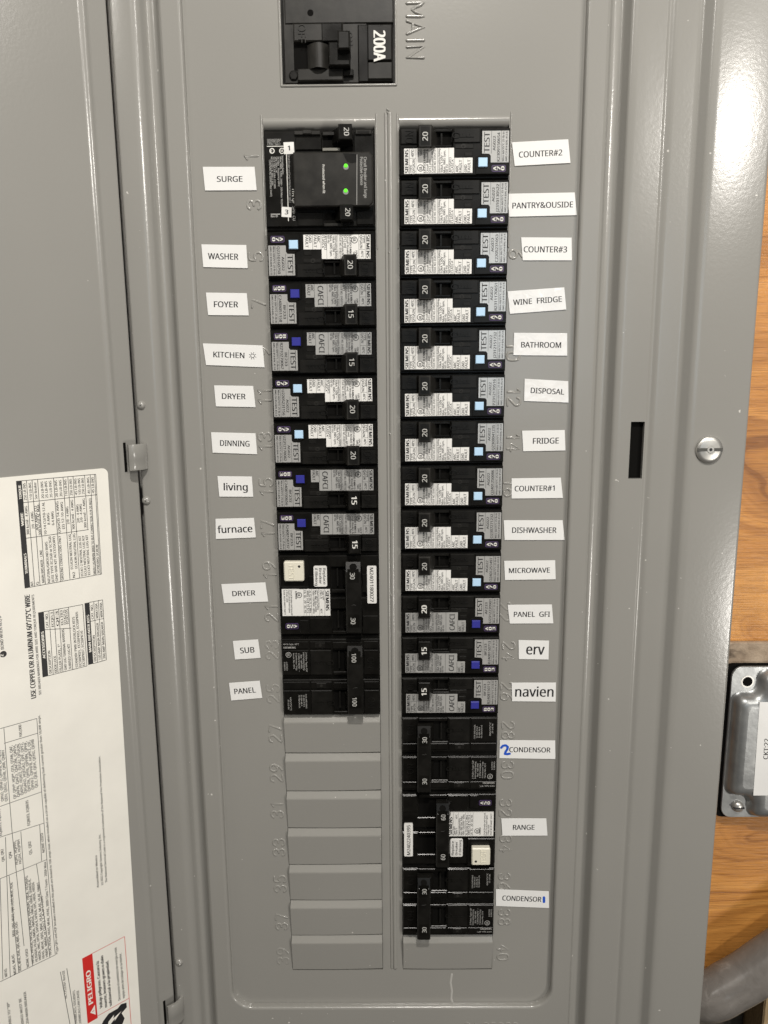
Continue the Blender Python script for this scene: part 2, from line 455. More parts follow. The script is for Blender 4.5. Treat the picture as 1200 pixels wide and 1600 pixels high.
def emboss(mb, text, cx, cz, h, ang, y, r=0.55, hgt=0.55, gap=0.36):
    widths = {'1': .4, 'I': .2, 'M': .7, 'A': .7, ' ': .3}
    tot = sum(widths.get(c, .6) for c in text) + gap * (len(text) - 1)
    x = -tot / 2; ca, sa = math.cos(ang), math.sin(ang)
    for c in text:
        for l in STROKE.get(c, []):
            pts = []
            for a, b in smooth_line(l):
                p = (x + a) * h; q = (b - .5) * h
                pts.append((cx + p * ca - q * sa, cz + p * sa + q * ca))
            mb.bead(pts, r, hgt, y, PAINT)
        x += widths.get(c, .6) + gap

# dead front: one pressed sheet with three openings
d = MB()
MX0, MX1, MZ0, MZ1 = -54.6, 4.6, 21.8, 112.0                  # main breaker opening
LIP = 6.0
xs_ = [-112, LX0 - .3, LX0 + .0, MX0, LX1, MX1, RX0, RX1, 111]
def sheet(x0, x1, z0, z1): d.flat([(x0, z0), (x1, z0), (x1, z1), (x0, z1)], 0.0, PAINT)
ZE = -20 * PITCH - 0.6
sheet(-112, LX0, ZE, LIP); sheet(RX1, 111, ZE, LIP)
sheet(LX1, RX0, ZE, LIP)
sheet(-112, 111, LIP, MZ0); sheet(-112, MX0, MZ0, MZ1); sheet(MX1, 111, MZ0, MZ1); sheet(-112, 111, MZ1, ZT); sheet(-112, 111, -552, ZE)
for x0, x1 in ((LX0, LX1), (RX0, RX1)):                       # rolled lip over each breaker row
    pr = [(0.0, LIP), (-0.55, LIP - .9), (-0.75, LIP - 2.0), (-0.45, LIP - 3.2), (0.6, LIP - 4.6), (2.2, LIP - 5.5), (5.0, LIP - 5.9)]
    n = len(pr)
    d.add([(x0, y, z) for y, z in pr] + [(x1, y, z) for y, z in pr], [(i, i + 1, n + i + 1, n + i) for i in range(n - 1)], PAINT, True)
    for x, sg in ((x0, -1), (x1, 1)):                         # rolled side edges
        d.extrude([(x, 0.0), (x - sg * .0 + .0, .3), (x, 6.0)], ZE, LIP, PAINT)
    d.add([(x0, 0, ZE), (x1, 0, ZE), (x1, 6, ZE), (x0, 6, ZE)], [(0, 1, 2, 3)], PAINT)
# raised creases running up beside the rows
for x in (LX0 - .9, LX1 + .9, RX0 - .9, RX1 + .9):
    d.bead([(x, LIP + 1.5), (x, LIP - 2), (x, -60)], .55, .5, 0, PAINT)
for x, r_, h_ in ((-0.7, 0.8, .7), (1.5, 1.3, .9)):
    d.bead([(x, LIP + 1.5), (x, -20), (x, -20 * PITCH + 1)], r_, h_, 0, PAINT)
for z in (LIP + 2.2, LIP + 3.6, -62, -160, -255):
    d.bead([(.5 + random.uniform(-.4, .4), z), (.8, z - .6)], .6, .9, 0, PAINT)
# thin rolled rim round the main breaker opening
for a, b in (((MX0 - .3, MZ0 - .3), (MX0 - .3, MZ1)), ((MX1 + .3, MZ0 - .3), (MX1 + .3, MZ1)), ((MX0 - .3, MZ0 - .3), (MX1 + .3, MZ0 - .3))):
    d.bead([a, ((a[0] + b[0]) / 2, (a[1] + b[1]) / 2), b], .7, .8, 0, PAINT)
for x in (MX0, MX1): d.extrude([(x, 0), (x, 8)], MZ0, MZ1, PAINT)
d.add([(MX0, 0, MZ0), (MX1, 0, MZ0), (MX1, 8, MZ0), (MX0, 8, MZ0)], [(0, 1, 2, 3)], PAINT)
NUML = {1: (392, 246), 3: (397, 320), 5: (400, 401), 7: (404, 474), 9: (411, 549), 11: (413, 620), 13: (414, 690), 15: (416, 761), 17: (418, 826),
        19: (421, 891), 21: (424, 958), 23: (425, 1016), 25: (427, 1084), 27: (430, 1146), 29: (432, 1208), 31: (433, 1266), 33: (436, 1324), 35: (438, 1381), 37: (440, 1440), 39: (442, 1494)}
NUMR = {6: (806, 397), 10: (802, 549), 12: (803, 620), 14: (802, 691), 16: (797, 762), 22: (789, 956), 24: (795, 1017), 26: (792, 1080),
        28: (794, 1141), 30: (793, 1203), 32: (790, 1262), 34: (790, 1318), 36: (788, 1377), 38: (788, 1433), 40: (786, 1488)}
for k, (u, v) in NUML.items():
    x, z = at(u, v); emboss(d, str(k), x, z, 7.2, UP, 0, .72, .47 if k not in (23, 25, 39) else .22)
for k, (u, v) in NUMR.items():
    x, z = at(u, v); emboss(d, str(k), x, z, 7.0, DN, 0, .72, .47 if k != 22 else .25)
x, z = at(649, 48); emboss(d, "MAIN", x, z, 8.6, DN, 0, .8, .85, .26)
# dried drip of paint under the last right-hand filler
dr = [at(u, v) for u, v in ((706, 1522), (704, 1535), (706, 1548), (705, 1560), (708, 1570))]
link("dead_front", d.mesh("dead_front"), panel, -PB)
dm = MB(); dm.bead(dr, .7, .25, 0, principled("dried_paint", (0.42, 0.41, 0.385), .5))
link("paint_run", dm.mesh("paint_run"), panel, -PB)

# twist-out filler plates
def filler(cx, idx, wdt, nm="filler_plate", skew=0.0):
    f = MB(); z0 = -idx * PITCH; h = wdt / 2
    pr = [(1.2, -.2), (.2, -.35), (-2.1, -4.0), (-2.25, -4.7), (-.5, -PITCH + .9), (-.2, -PITCH + .55), (1.4, -PITCH + .5)]
    n = len(pr); m = 7; vv = []; ff = []
    for j in range(m):
        x = cx - h + .3 + (wdt - .6) * j / (m - 1); bow = .16 * math.sin(math.pi * j / (m - 1)) + skew * (j / (m - 1) - .5)
        for i, (y, z) in enumerate(pr): vv.append((x, y - (bow if i > 1 else 0), z0 + z - (bow * 1.6 if i > 3 else 0)))
    for j in range(m - 1):
        for i in range(n - 1): ff.append((j * n + i, j * n + i + 1, (j + 1) * n + i + 1, (j + 1) * n + i))
    f.add(vv, ff, PAINT, False)
    f.box(cx - h, cx + h, 1.6, 3.0, z0 - PITCH, z0, PAINT)
    return link(nm, f.mesh(nm), panel, -PB)
for i in range(13, 20): filler(LC, i, LX1 - LX0, skew=random.uniform(-.25, .25))
filler(RC, 19, RX1 - RX0)

e_ = MB(); e_.box(-152, 190, 16, WY - .1, ZB, ZT, PAINT); e_.box(-143.5, -138, 10, 15.9, ZB, ZT, DARK)  # second box is a near-black strip painting the shade in the door gap
link("enclosure", e_.mesh("enclosure"), panel, -PB)
# trim: lip round the dead front with rounded bottom corners, then the long pressed channels
t = MB()
AX0, AX1, AZ, AR = -104.6, 102.4, at(600, 1574, TY)[1], 13.5
def lip_path(off, k=10):
    o = [(AX0 - off, ZT)]
    r = AR + off
    for i in range(k + 1):
        a = math.pi + (math.pi / 2) * i / k; o.append((AX0 + AR + r * math.cos(a), AZ + AR + r * math.sin(a)))
    for i in range(k + 1):
        a = 1.5 * math.pi + (math.pi / 2) * i / k; o.append((AX1 - AR + r * math.cos(a), AZ + AR + r * math.sin(a)))
    o.append((AX1 + off, ZT)); return o
prof = [(0.0, 0.6), (0.0, TY + 1.4), (.35, TY + .45), (1.0, TY + .08), (1.7, TY)]
paths = [lip_path(o) for o, y in prof]; n = len(paths[0])
vv = [(p[0], prof[i][1], p[1]) for i, pa in enumerate(paths) for p in pa]
t.add(vv, [(i * n + j, i * n + j + 1, (i + 1) * n + j + 1, (i + 1) * n + j) for i in range(len(prof) - 1) for j in range(n - 1)], PAINT, True)
outer = paths[-1]
XL, XR = -114.8, 112.6
t.flat([(XL, ZT), (XL, ZB), (XR, ZB), (XR, ZT)] + outer[::-1], TY, PAINT)
def bend(pts, r=1.6, k=4):
    """round the corners of an open profile"""
    P = [Vector(p) for p in pts]; out = [P[0]]
    for i in range(1, len(P) - 1):
        a = (P[i - 1] - P[i]); b = (P[i + 1] - P[i]); q = min(r, a.length * .45, b.length * .45)
        s0 = P[i] + a.normalized() * q; s1 = P[i] + b.normalized() * q
        for j in range(k + 1):
            u = j / k; out.append((1 - u) ** 2 * s0 + 2 * u * (1 - u) * P[i] + u * u * s1)
    out.append(P[-1]); return [tuple(p) for p in out]
t.extrude(bend([(-140.9, 15), (-140.9, -4.2), (-139.8, -5.2), (-129.5, -5.6), (-126.0, -3.4), (-124, 2.6), (-119, 2.6), (-116.2, -3.2), (XL, TY)], 2.0), ZB, ZT, PAINT)
SX0, SX1 = at(984, 700, TY - .8)[0] , at(1006, 690, TY - .8)[0]
SZ1, SZ0 = at(995, 659, TY - .8)[1], at(995, 748, TY - .8)[1]
t.extrude(bend([(XR, TY), (114.4, -3.2), (116.6, 2.6), (122.3, 2.6), (125.0, -4.0), (127.8, TY - .8), (SX0, TY - .8)], 2.0), ZB, ZT, PAINT)
t.extrude([(SX0, TY - .8), (SX1, TY - .8)], ZB, SZ0, PAINT); t.extrude([(SX0, TY - .8), (SX1, TY - .8)], SZ1, ZT, PAINT)
EXR = 197.6
t.extrude(bend([(SX1, TY - .8), (142.8, TY - .8), (144.6, TY + .1), (147.2, TY - 1.3), (158.8, TY - 1.6), (160.6, TY - 2.2), (164.6, TY - 6.2), (167.6, TY - 6.8), (EXR - 1.2, TY - 6.8), (EXR, TY - 5.6), (EXR, 14), (190.5, 15.5)], 1.9), ZB, ZT, PAINT)
for x0, x1, z0, z1 in ((SX0, SX1, SZ0, SZ0), (SX0, SX1, SZ1, SZ1), (SX0, SX0, SZ0, SZ1), (SX1, SX1, SZ0, SZ1)):
    t.add([(x0, TY - .8, z0), (x1, TY - .8, z1), (x1, TY + 2.15, z1), (x0, TY + 2.15, z0)], [(0, 1, 2, 3)], PAINT)
emboss(t, "D1 05000", at(768, 1600, TY)[0], at(768, 1603, TY)[1], 5.0, 0, TY, .35, .3)
for u, v in ((221, 633), (229, 782), (280, 1503)):            # small spot-weld dimples beside the hinge line
    x, z = at(u, v, TY - 1)
    t.add([(x + 2.6 * math.cos(a) * math.cos(b), TY - 1.0 - 2.0 * math.sin(b), z + 2.6 * math.sin(a) * math.cos(b)) for b in (0, .5, 1.0, 1.45) for a in [2 * math.pi * i / 14 for i in range(14)]],
          [(k * 14 + i, k * 14 + (i + 1) % 14, (k + 1) * 14 + (i + 1) % 14, (k + 1) * 14 + i) for k in range(3) for i in range(14)], PAINT, True)
link("trim", t.mesh("trim"), panel, -PB)
s_ = MB(); s_.box(SX0 - 3, SX1 + 3, TY + 2.2, TY + 14, SZ0 - 3, SZ1 + 3, DARK)
link("latch_slot", s_.mesh("latch_slot"), panel, -PB)
# cover screw with washer head
s_ = MB(); x, z = at(1110, 703, TY - 9)
def lathe(mb, cx, cz, prof, m, n=28):
    k = len(prof)
    mb.add([(cx + r * math.cos(2 * math.pi * j / n), y, cz + r * math.sin(2 * math.pi * j / n)) for r, y in prof for j in range(n)],
           [(i * n + j, i * n + (j + 1) % n, (i + 1) * n + (j + 1) % n, (i + 1) * n + j) for i in range(k - 1) for j in range(n)], m, True)
    mb.add([(cx + prof[-1][0] * math.cos(2 * math.pi * j / n), prof[-1][1], cz + prof[-1][0] * math.sin(2 * math.pi * j / n)) for j in range(n)], [tuple(range(n))], m)
SY = TY - 6.8
lathe(s_, x, z, [(7.3, SY), (7.4, SY - 1.0), (7.0, SY - 1.6), (5.2, SY - 1.9), (2.8, SY - 2.1)], ZINC)
s_.box(x - 6.9, x + 6.9, SY - 2.18, SY - 1.2, z - .75, z + .95, principled("slot_shade", (.10, .098, .09), .4, .8))
s_.disc(x + .2, z + .1, 2.1, SY - 2.35, ZINC, 16, SY - 1.5, .3)
s_.disc(x + .2, z + .1, 0.9, SY - 2.42, INK, 12)
link("cover_screw", s_.mesh("cover_screw"), panel, -PB)

# ------------------------------------------------------------------ the opened door, its hinges and its printed label
dd = MB()
dd.extrude(bend([(.2, 7.0), (0, .4), (-.8, 0), (-10.2, 0), (-12.2, -.9), (-14.4, 0), (-220, 0), (-224, 2), (-224, 8)], 1.4), ZB, ZT, PAINT)
dd.extrude([(-224, 8), (.2, 8)], ZB, ZT, PAINT, False)
door = link("door", dd.mesh("door"), panel, Vector((HX, HY, 0)) - PB, (0, 0, TH))
tag(door, "grey panel door, plain on top and carrying a big printed label below")
L = MB(); LY = -0.25; TXY = -0.32
def D(u, v): return at_door(u, v, LY)
def dtext(s, p, q, h, m=INK, st='s', fit=True):
    """text from pixel p to pixel q along its baseline"""
    a = Vector(D(*p)); b = Vector(D(*q)); ang = math.atan2(b.y - a.y, b.x - a.x)
    L.text(s, a.x, a.y, h, TXY, m, ang, width=(b - a).length, st=st)
def dtextl(s, p, h, m=INK, st='r', xs=.8, align='l'):
    a = D(*p); L.text(s, a[0], a[1], h, TXY, m, UP + .012, xs=xs, st=st, align=align)
def dline(p, q, w=.28, m=INK): L.line(D(*p), D(*q), w, TXY, m)
tr = D(168, 731); bot = -632.0
b2 = D(220, 1598)
k = (b2[0] - tr[0]) / (b2[1] - tr[1])
corner = []
xr = lambda z: tr[0] + k * (z - tr[1])
for i in range(6):
    a = math.radians(90 - 90 * i / 5); corner.append((tr[0] - 3.2 + 3.2 * math.cos(a), tr[1] - 3.2 + 3.2 * math.sin(a)))
L.poly([(-205, tr[1] + .4), (-205, bot), (xr(bot), bot)] + corner[::-1], LY, -.02, CREAM)
def P4(tl, tr_, br, bl):
    def f(u, w_):
        a = (tl[0] + (tr_[0] - tl[0]) * u, tl[1] + (tr_[1] - tl[1]) * u); b = (bl[0] + (br[0] - bl[0]) * u, bl[1] + (br[1] - bl[1]) * u)
        return (a[0] + (b[0] - a[0]) * w_, a[1] + (b[1] - a[1]) * w_)
    return f
def quad(f, u0, u1, w0, w1, m):
    L.flat([D(*f(u0, w1)), D(*f(u1, w1)), D(*f(u1, w0)), D(*f(u0, w0))], TXY + .02, m)
def rowtext(f, u, w0, w1, s, h, m=INK, st='s'):
    dtext(s, f(u, w1), f(u, w0), h, m, st)
T1 = P4((25, 752), (149.5, 741), (158.5, 897), (38.5, 919))
quad(T1, 0, .068, 0, 1, INK)
for u, s_h in ((.055, 1.3),):
    rowtext(T1, u, .04, .17, "TORQUE", 1.2, CREAM, 'b'); rowtext(T1, u, .3, .42, "WIRE", 1.2, CREAM, 'b'); rowtext(T1, u, .68, .87, "TERMINALS", 1.2, CREAM, 'b')
for u in (.068, .13, .20, .27): dline(T1(u, 0), T1(u, 1))
for u, w1 in ((.47, 1), (.59, 1), (.65, .56), (.715, 1), (.86, .54), (.93, 1), (.985, 1), (1, 1)): dline(T1(u, 0), T1(u, w1))
for w_ in (0, .205, 1): dline(T1(0, w_), T1(1, w_))
dline(T1(0, .54), T1(.87, .54))
for u, s in ((.115, "250 LB-INS"), (.185, "110 LB-INS"), (.25, "See Breaker"), (.335, "20 LB-INS"), (.385, "25 LB-INS"), (.44, "35 LB-INS"), (.51, "20 LB-INS"), (.565, "20 LB-INS"), (.63, "110 LB-INS"),
             (.695, "250 LB-INS"), (.755, "45 LB-INS"), (.80, "135 LB-INS"), (.845, "250 LB-INS"), (.915, "45 LB-INS"), (.97, "45 LB-INS")):
    rowtext(T1, u, .025, .185, s, 1.25)
for u, a, b, s in ((.115, .24, .51, "300 kcmil - 4 AWG"), (.185, .30, .46, "2/0 - 4 AWG"), (.235, .25, .48, "4/0 AWG CU"), (.265, .23, .53, "300 kcmil AL Max."), (.335, .22, .53, "10-14 CU/10-12 AL"),
                   (.385, .33, .44, "8 AWG"), (.44, .32, .45, "6-4 AWG"), (.51, .23, .53, "(2)or(3) 14 AWG"), (.565, .24, .50, "(2) 12-10 AWG"), (.63, .29, .46, "2/0 - 4 AWG"),
                   (.695, .23, .52, "300 kcmil - 4 AWG"), (.76, .28, .46, "2/0 - 4 AWG"), (.80, .28, .46, "2/0 - 4 AWG"), (.845, .23, .52, "300 kcmil - 1 AWG")):
    rowtext(T1, u, a, b, s, 1.25)
for u, a, b, s in ((.115, .955, .99, "N1"), (.185, .965, .99, "G"), (.26, .67, .98, "MAIN BREAKER - LINE"), (.335, .60, .99, "NEUTRAL/GROUND BARS"), (.385, .555, .99, "(USE TYPE EC2GB or EC3GB"), (.435, .56, .99, "GND BAR KIT ACCESSORY)"),
                   (.51, .56, .99, "GROUND CONDUCTORS ONLY"), (.64, .56, .90, "ECLK2N NEUTRAL LUG"), (.66, .93, .985, "N2"), (.695, .56, .90, "ECLK3N NEUTRAL LUG"), (.765, .59, .985, "ECLK1-2 NEUTRAL LUG KIT"), (.81, .59, .985, "ECLK2 NEUTRAL LUG KIT"),
                   (.855, .59, .985, "ECLK3 NEUTRAL LUG KIT"), (.925, .235, .99, "MAIN LUG/MAIN BRKR TO BUS CONNECTION (1/4-20 NUT)"), (.975, .70, .985, "BONDING SCREW")):
    rowtext(T1, u, a, b, s, 1.25)
dtext("USE COPPER OR ALUMINUM 60°/75°C WIRE", (56.5, 1090), (46.3, 929), 2.55, INK, 'b')
dtext("SEE BREAKER MARKINGS FOR WIRE SIZE AND TORQUE REQUIREMENTS", (64.5, 1085), (53, 929), 1.2, INK)
T2 = P4((59.5, 957.5), (129.2, 944.5), (135.8, 1040.5), (66.5, 1058))
quad(T2, 0, .12, 0, 1, INK); rowtext(T2, .095, .30, .72, "ACCESSORIES", 1.35, CREAM, 'b')
for u in (.12, .24, .35, .46, .68, 1): dline(T2(u, 0), T2(u, 1))
dline(T2(.12, .28), T2(.71, .34))
for w_ in (0, 1): dline(T2(0, w_), T2(1, w_))
for u, s, a, b in ((.21, "DESCRIPTION", .62, .97), (.33, "DOOR LOCK", .72, .98), (.44, "FILLER PLATE, 1\"", .55, .98), (.55, "GND LUG TERMINAL BARRIERS", .33, .98), (.65, "SUBFEED LUG KIT", .58, .98),
                   (.80, "STANDBY PWR INTERLOCK KITS", .17, .98), (.88, "ECSBPK01, ECSBPK02, ECSBPK05", .10, .98), (.96, "ECSBPK07, ECSBPK10", .42, .98)):
    rowtext(T2, u, a, b, s, 1.3)
for u, s in ((.21, "CAT. NO."), (.33, "ECQFL3"), (.44, "QF3"), (.54, "ECLTB3"), (.61, "ECLK2125"), (.665, "ECLK2225")): rowtext(T2, u, .03, .26, s, 1.25)
T3 = P4((132, 942.5), (160.2, 937.3), (166.2, 1031), (138, 1039))
quad(T3, 0, .26, 0, 1, INK); rowtext(T3, .21, .2, .8, "MAIN BREAKER KITS", 1.3, CREAM, 'b')
for u in (.26, .51, .76, 1): dline(T3(u, 0), T3(u, 1))
for w_ in (0, .31, 1): dline(T3(.26, w_), T3(1, w_))
for u, a, b in ((.45, "CAT. NO.", "DESCRIPTION"), (.70, "MBK150A", "150 AMP MAIN BREAKER"), (.95, "MBK200A", "200 AMP MAIN BREAKER")):
    rowtext(T3, u, .04, .28, a, 1.25); rowtext(T3, u, .36 if len(b) > 12 else .55, .97, b, 1.25)
# bond note and round number mark
c = D(5, 1022); L.disc(c[0], c[1], 1.7, TXY, INK); L.text("2", c[0] - .0, c[1] - .5, 1.7, TXY - .05, CREAM, UP, align='c', st='b')
dtext("BOND WHEN REQ'D", (6.2, 1014), (1.5, 962), 1.5, INKSOFT)
# series rating table at the lower left
for p, q in (((0, 1138.5), (57.5, 1122.5)), ((6, 1138), (19, 1302)), ((57.5, 1122.5), (65, 1237)), ((65, 1237), (73, 1340)), ((73, 1340), (86.3, 1492)), ((19, 1302), (37.5, 1478)), ((37.5, 1478), (51.5, 1509)),
             ((6.2, 1161.5), (58.8, 1145.5)), ((0, 1260), (65.5, 1237)), ((0, 1308), (69, 1286)), ((8.5, 1308), (16, 1527)), ((32.5, 1299), (36.5, 1358)), ((62, 1289), (65, 1345)), ((0, 1373), (73, 1343)),
             ((0, 1534), (86.3, 1492)), ((0, 1373), (4.5, 1530)), ((14, 1367), (29.5, 1520)), ((25, 1362), (51, 1509)), ((37, 1358), (51, 1509)), ((57, 1350), (78, 1496))):
    if p == (37.5, 1478) or p == (25, 1362): continue
    dline(p, q, .26)
dtext("100,000", (34.5, 1151), (33, 1132), 1.35)
for i, s in enumerate(("QP, QPH*, HQP*, QTA, QTAN, QAF,", "QAFN, QAF2, QAF2N, QAFH,", "QAFH2, HQAF2, QFGA2, QFGA2N,", "QFGAH2, HQFGA2, QPF, QPF2,", "QPF2N, QPFB, QPFBN, QPHF,", "QPHF2, QPHFB, HQPF2, QE,", "QE2, QEB, QEH, QEH2, QEHB")):
    x0 = 25.5 + i * 5.6; dtext(s, (x0, 1247 - i * 2.9), (x0 - 6.5, 1164.5 - i * 1.6), 1.4)
for i, s in enumerate(("QPH2, QPHF2, QPHFB, QE, QE2,", "QEH, QEH2, QEHB, QNR, QNRH")):
    x0 = 6 + i * 6; dtext(s, (x0, 1251), (x0 - 5.5, 1172), 1.35)
dtext("EQ8693, EQ8695", (47, 1289), (44, 1250), 1.4)
dtext("EQ8693, EQ8695", (3, 1305), (0, 1263), 1.4)
dtext("QS, QR2", (50, 1334), (48, 1314), 1.4); dtext("NONE USED", (70, 1331), (67, 1301), 1.3); dtext("QN", (18.5, 1340), (17.5, 1331), 1.4); dtext("QN, QR2", (7, 1345), (5, 1326), 1.3)
for i, s in enumerate(("HQPH, HQPPH,", "HQ2H, HQPBH")): dtext(s, (28 + i * 5.5, 1350 - i * 1.5), (25 + i * 5.5, 1313 - i * 1.5), 1.3)
dtext("MUAS, MLAS", (25.5, 1521), (22, 1491), 1.35); dtext("MFAS", (11.5, 1525), (10.5, 1513), 1.35); dtext("NONE USED", (45.5, 1510), (43, 1482), 1.3)
dtext("MFAE, HJAS, MUAE, HJAF, HLAS, MLAE, HLAE", (23.5, 1462), (19.5, 1378), 1.35)
dtext("HFAS, MFAE, HFAE, HJAS, MJAE, HJAF, HLAS", (33.5, 1516), (27, 1440), 1.35)
for i, s in enumerate(("HFD6, HFXD6, HFG6, HJD6(A), HJXD6(A), HJG6, HLD6(A),", "HLXD6(A), HLG6, HMD6, HMXD6, HMG6, HND6, SHND6-R,", "HNXD6, HNG, HPD6, SHPD6-R, HPXD6, HPG, HRD6, HRXD6",
                       "HFAS, MFAE, HJAS, MJAE, HLAS, MLAE, HLAE, HMAS", "HMAE, MMAE, or Class J, T, R, or L Fuses", "HFD6, HFXD6, HFAS, MFAE, HFAE, 300V Class T Fuses - 200A Max")):
    x0 = 53.5 + i * 5.4; e = 1368 + i * 5 if i < 5 else 1346
    if i == 3: e = 1378
    if i == 4: e = 1400
    dtext(s, (x0, 1504 - i * 2.5), (x0 - 11 + (i > 2) * 2.5, e), 1.3)
dtext("*Type QPH and HQP breakers installed in this panel are limited to 100 amps max, when installed on a circuit capable of delivering fault current greater than 10,000 amps.", (91, 1490), (62.5, 1117), 1.15)
dtext("Assembled in Mexico", (154.5, 1386), (151.5, 1336), 1.2)
dtext("© 2022 Copyright Siemens Industry, Inc.".replace("©", "(c)"), (161, 1382), (157, 1303), 1.2)
dtext("The National Electrical Code is a registered trademark of the National Fire Protection Association.", (167.5, 1378), (156.5, 1181), 1.15)
# danger notice in Spanish
PG = P4((128.3, 1498), (194.5, 1463.3), (205.5, 1609), (141, 1647))
quad(PG, 0, .24, 0, .68, RED)
def pgl(u, a, b, s, h, m=INK, st='s'): rowtext(PG, u, a, b, s, h, m, st)
pgl(.165, .155, .50, "PELIGRO", 2.7, CREAM, 'b')
for p, q in ((0, 0), (1, 0)), ((1, 0), (1, 1)), ((.24, .66), (1, .66)): dline(PG(*p), PG(*q), .3, RED)
tri = [D(*PG(.08, .585)), D(*PG(.20, .635)), D(*PG(.20, .53))]
L.flat(tri, TXY - .02, CREAM); a = D(*PG(.185, .585)); L.text("!", a[0], a[1], 1.5, TXY - .06, RED, UP, align='c', st='b') if ('r', '!') in GL else L.rect(a[0] - 1.5, a[0] - .3, a[1] - .18, a[1] + .18, TXY - .06, TXY - .03, RED)
for u, a, b, s in ((.37, .11, .60, "Voltaje peligroso. Causará la".replace("á", "a")), (.48, .075, .62, "muerte, lesiones graves o daño"), (.59, .155, .635, "substancial a la propiedad.")):
    pgl(u, a, b, s, 1.6, INK, 'b')
for u, a, b, s in ((.80, .065, .625, "Desconecte el suministro de energia a este"), (.90, .15, .63, "equipo antes de trabajar en su interior.")): pgl(u, a, b, s, 1.45)
hand = [(.27, .80), (.36, .745), (.5, .70), (.72, .70), (.80, .675), (.93, .69), (.93, .74), (.80, .77), (.86, .84), (.74, .93), (.4, .95), (.27, .90)]
hp = [D(*PG(*p)) for p in hand]; L.flat(hp, TXY, INK)
bolt = [(.48, .78), (.62, .74), (.60, .775), (.80, .745), (.62, .81), (.64, .785), (.44, .84)]
L.flat([D(*PG(*p)) for p in bolt], TXY - .05, CREAM)
dline((94.3, 1518.5), (110.5, 1607), .3); dline((104.3, 1513), (119, 1607), .3)
dtext("HC1753701 Rev.02", (104.8, 1559), (100.5, 1516), 1.25)
dtext("AL CHEMICALS, SOLVENTS", (121, 1607), (117, 1547), 1.3); dtext("ED CHEMICALS CAN CAUSE", (127.5, 1607), (123, 1547), 1.3)
dtext("AILABLE TO \"XP\"", (18.5, 1607), (14.5, 1565), 1.3); dtext("WIRINGS MUST BE", (38, 1607), (33, 1559), 1.3); dtext("100-225A MAIN BREAKER", (46, 1612), (40.5, 1549), 1.3)
dl = link("data_label", L.mesh("data_label"), door)
tag(dl, "cream printed data label with black tables and red PELIGRO notice")

# curled hinge leaves
def hinge(v0, v1, u_l, u_r):
    h = MB()
    zc = at(u_l, v0, HY - 2)[1]; z1 = at(u_l, v1, HY - 2)[1]
    n = 9; arc = []
    for i in range(n):
        a = math.radians(-18 + 92 * i / (n - 1))
        arc.append((-16.5 + 15.5 * math.sin(a + .42), -14.0 * math.cos(a) + 9.5))
    pr = arc + [(x * .93 - 1.0, y + 1.6) for x, y in arc[::-1]]
    k = len(pr)
    zz = [zc, zc - 1.2, (zc * .42 + z1 * .58), (zc * .42 + z1 * .58) - .5, z1 + 1.4, z1]
    off = [0, .35, .35, .1, .1, -.2]
    vv = [(x, y - o, z) for z, o in zip(zz, off) for x, y in pr]
    ff = [(i * k + j, i * k + (j + 1) % k, (i + 1) * k + (j + 1) % k, (i + 1) * k + j) for i in range(len(zz) - 1) for j in range(k)]
    h.rect(pr[0][0] - .5, pr[0][0] + 1.0, z1 - 1.2, zc + .8, 2.05, 2.6, DARK)
    h.add(vv, ff, PAINT, True)
    h.add([(x, y, zz[0]) for x, y in pr], [(j, j + 1, k - 2 - j, k - 1 - j) for j in range(n - 1)], PAINT)
    h.add([(x, y, zz[-1]) for x, y in pr], [(j, j + 1, k - 2 - j, k - 1 - j) for j in range(n - 1)], PAINT)
    return link("hinge", h.mesh("hinge"), door, (7.5, -2.2, 0))
hinge(693, 733, 205, 226); hinge(1560, 1592, 265, 277)

# ------------------------------------------------------------------ breaker kit of parts (right-hand orientation, origin at slot centre)
BW_ = 58.3
def X(f): return -BW_ / 2 + f * BW_
def Z(f, n=1): return n * PITCH / 2 - f * n * PITCH
FACE = -3.4
def ul(mb, x, z, r, y, m):
    mb.ring(x, z, r * .80, r, y, m); mb.text("UL", x + r * .45, z, r * .85, y, m, UP, xs=.75, align='c', st='b')
def col(mb, s, fx, f0, f1, h, y, m, st='s', n=1, fit=True):
    """a line of print reading upwards: baseline fx, from fy f0 (low) to f1 (high)"""
    w_ = (f0 - f1) * n * PITCH
    mb.text(s, X(fx), Z(f0, n), h * (1.14 if h < 1.6 else 1.1), y, m, UP, width=w_ if fit else None, xs=.8, st=st)
def vline(mb, fx, f0, f1, y, m, w_=.16, n=1): mb.line((X(fx), Z(f1, n)), (X(fx), Z(f0, n)), w_, y, m)

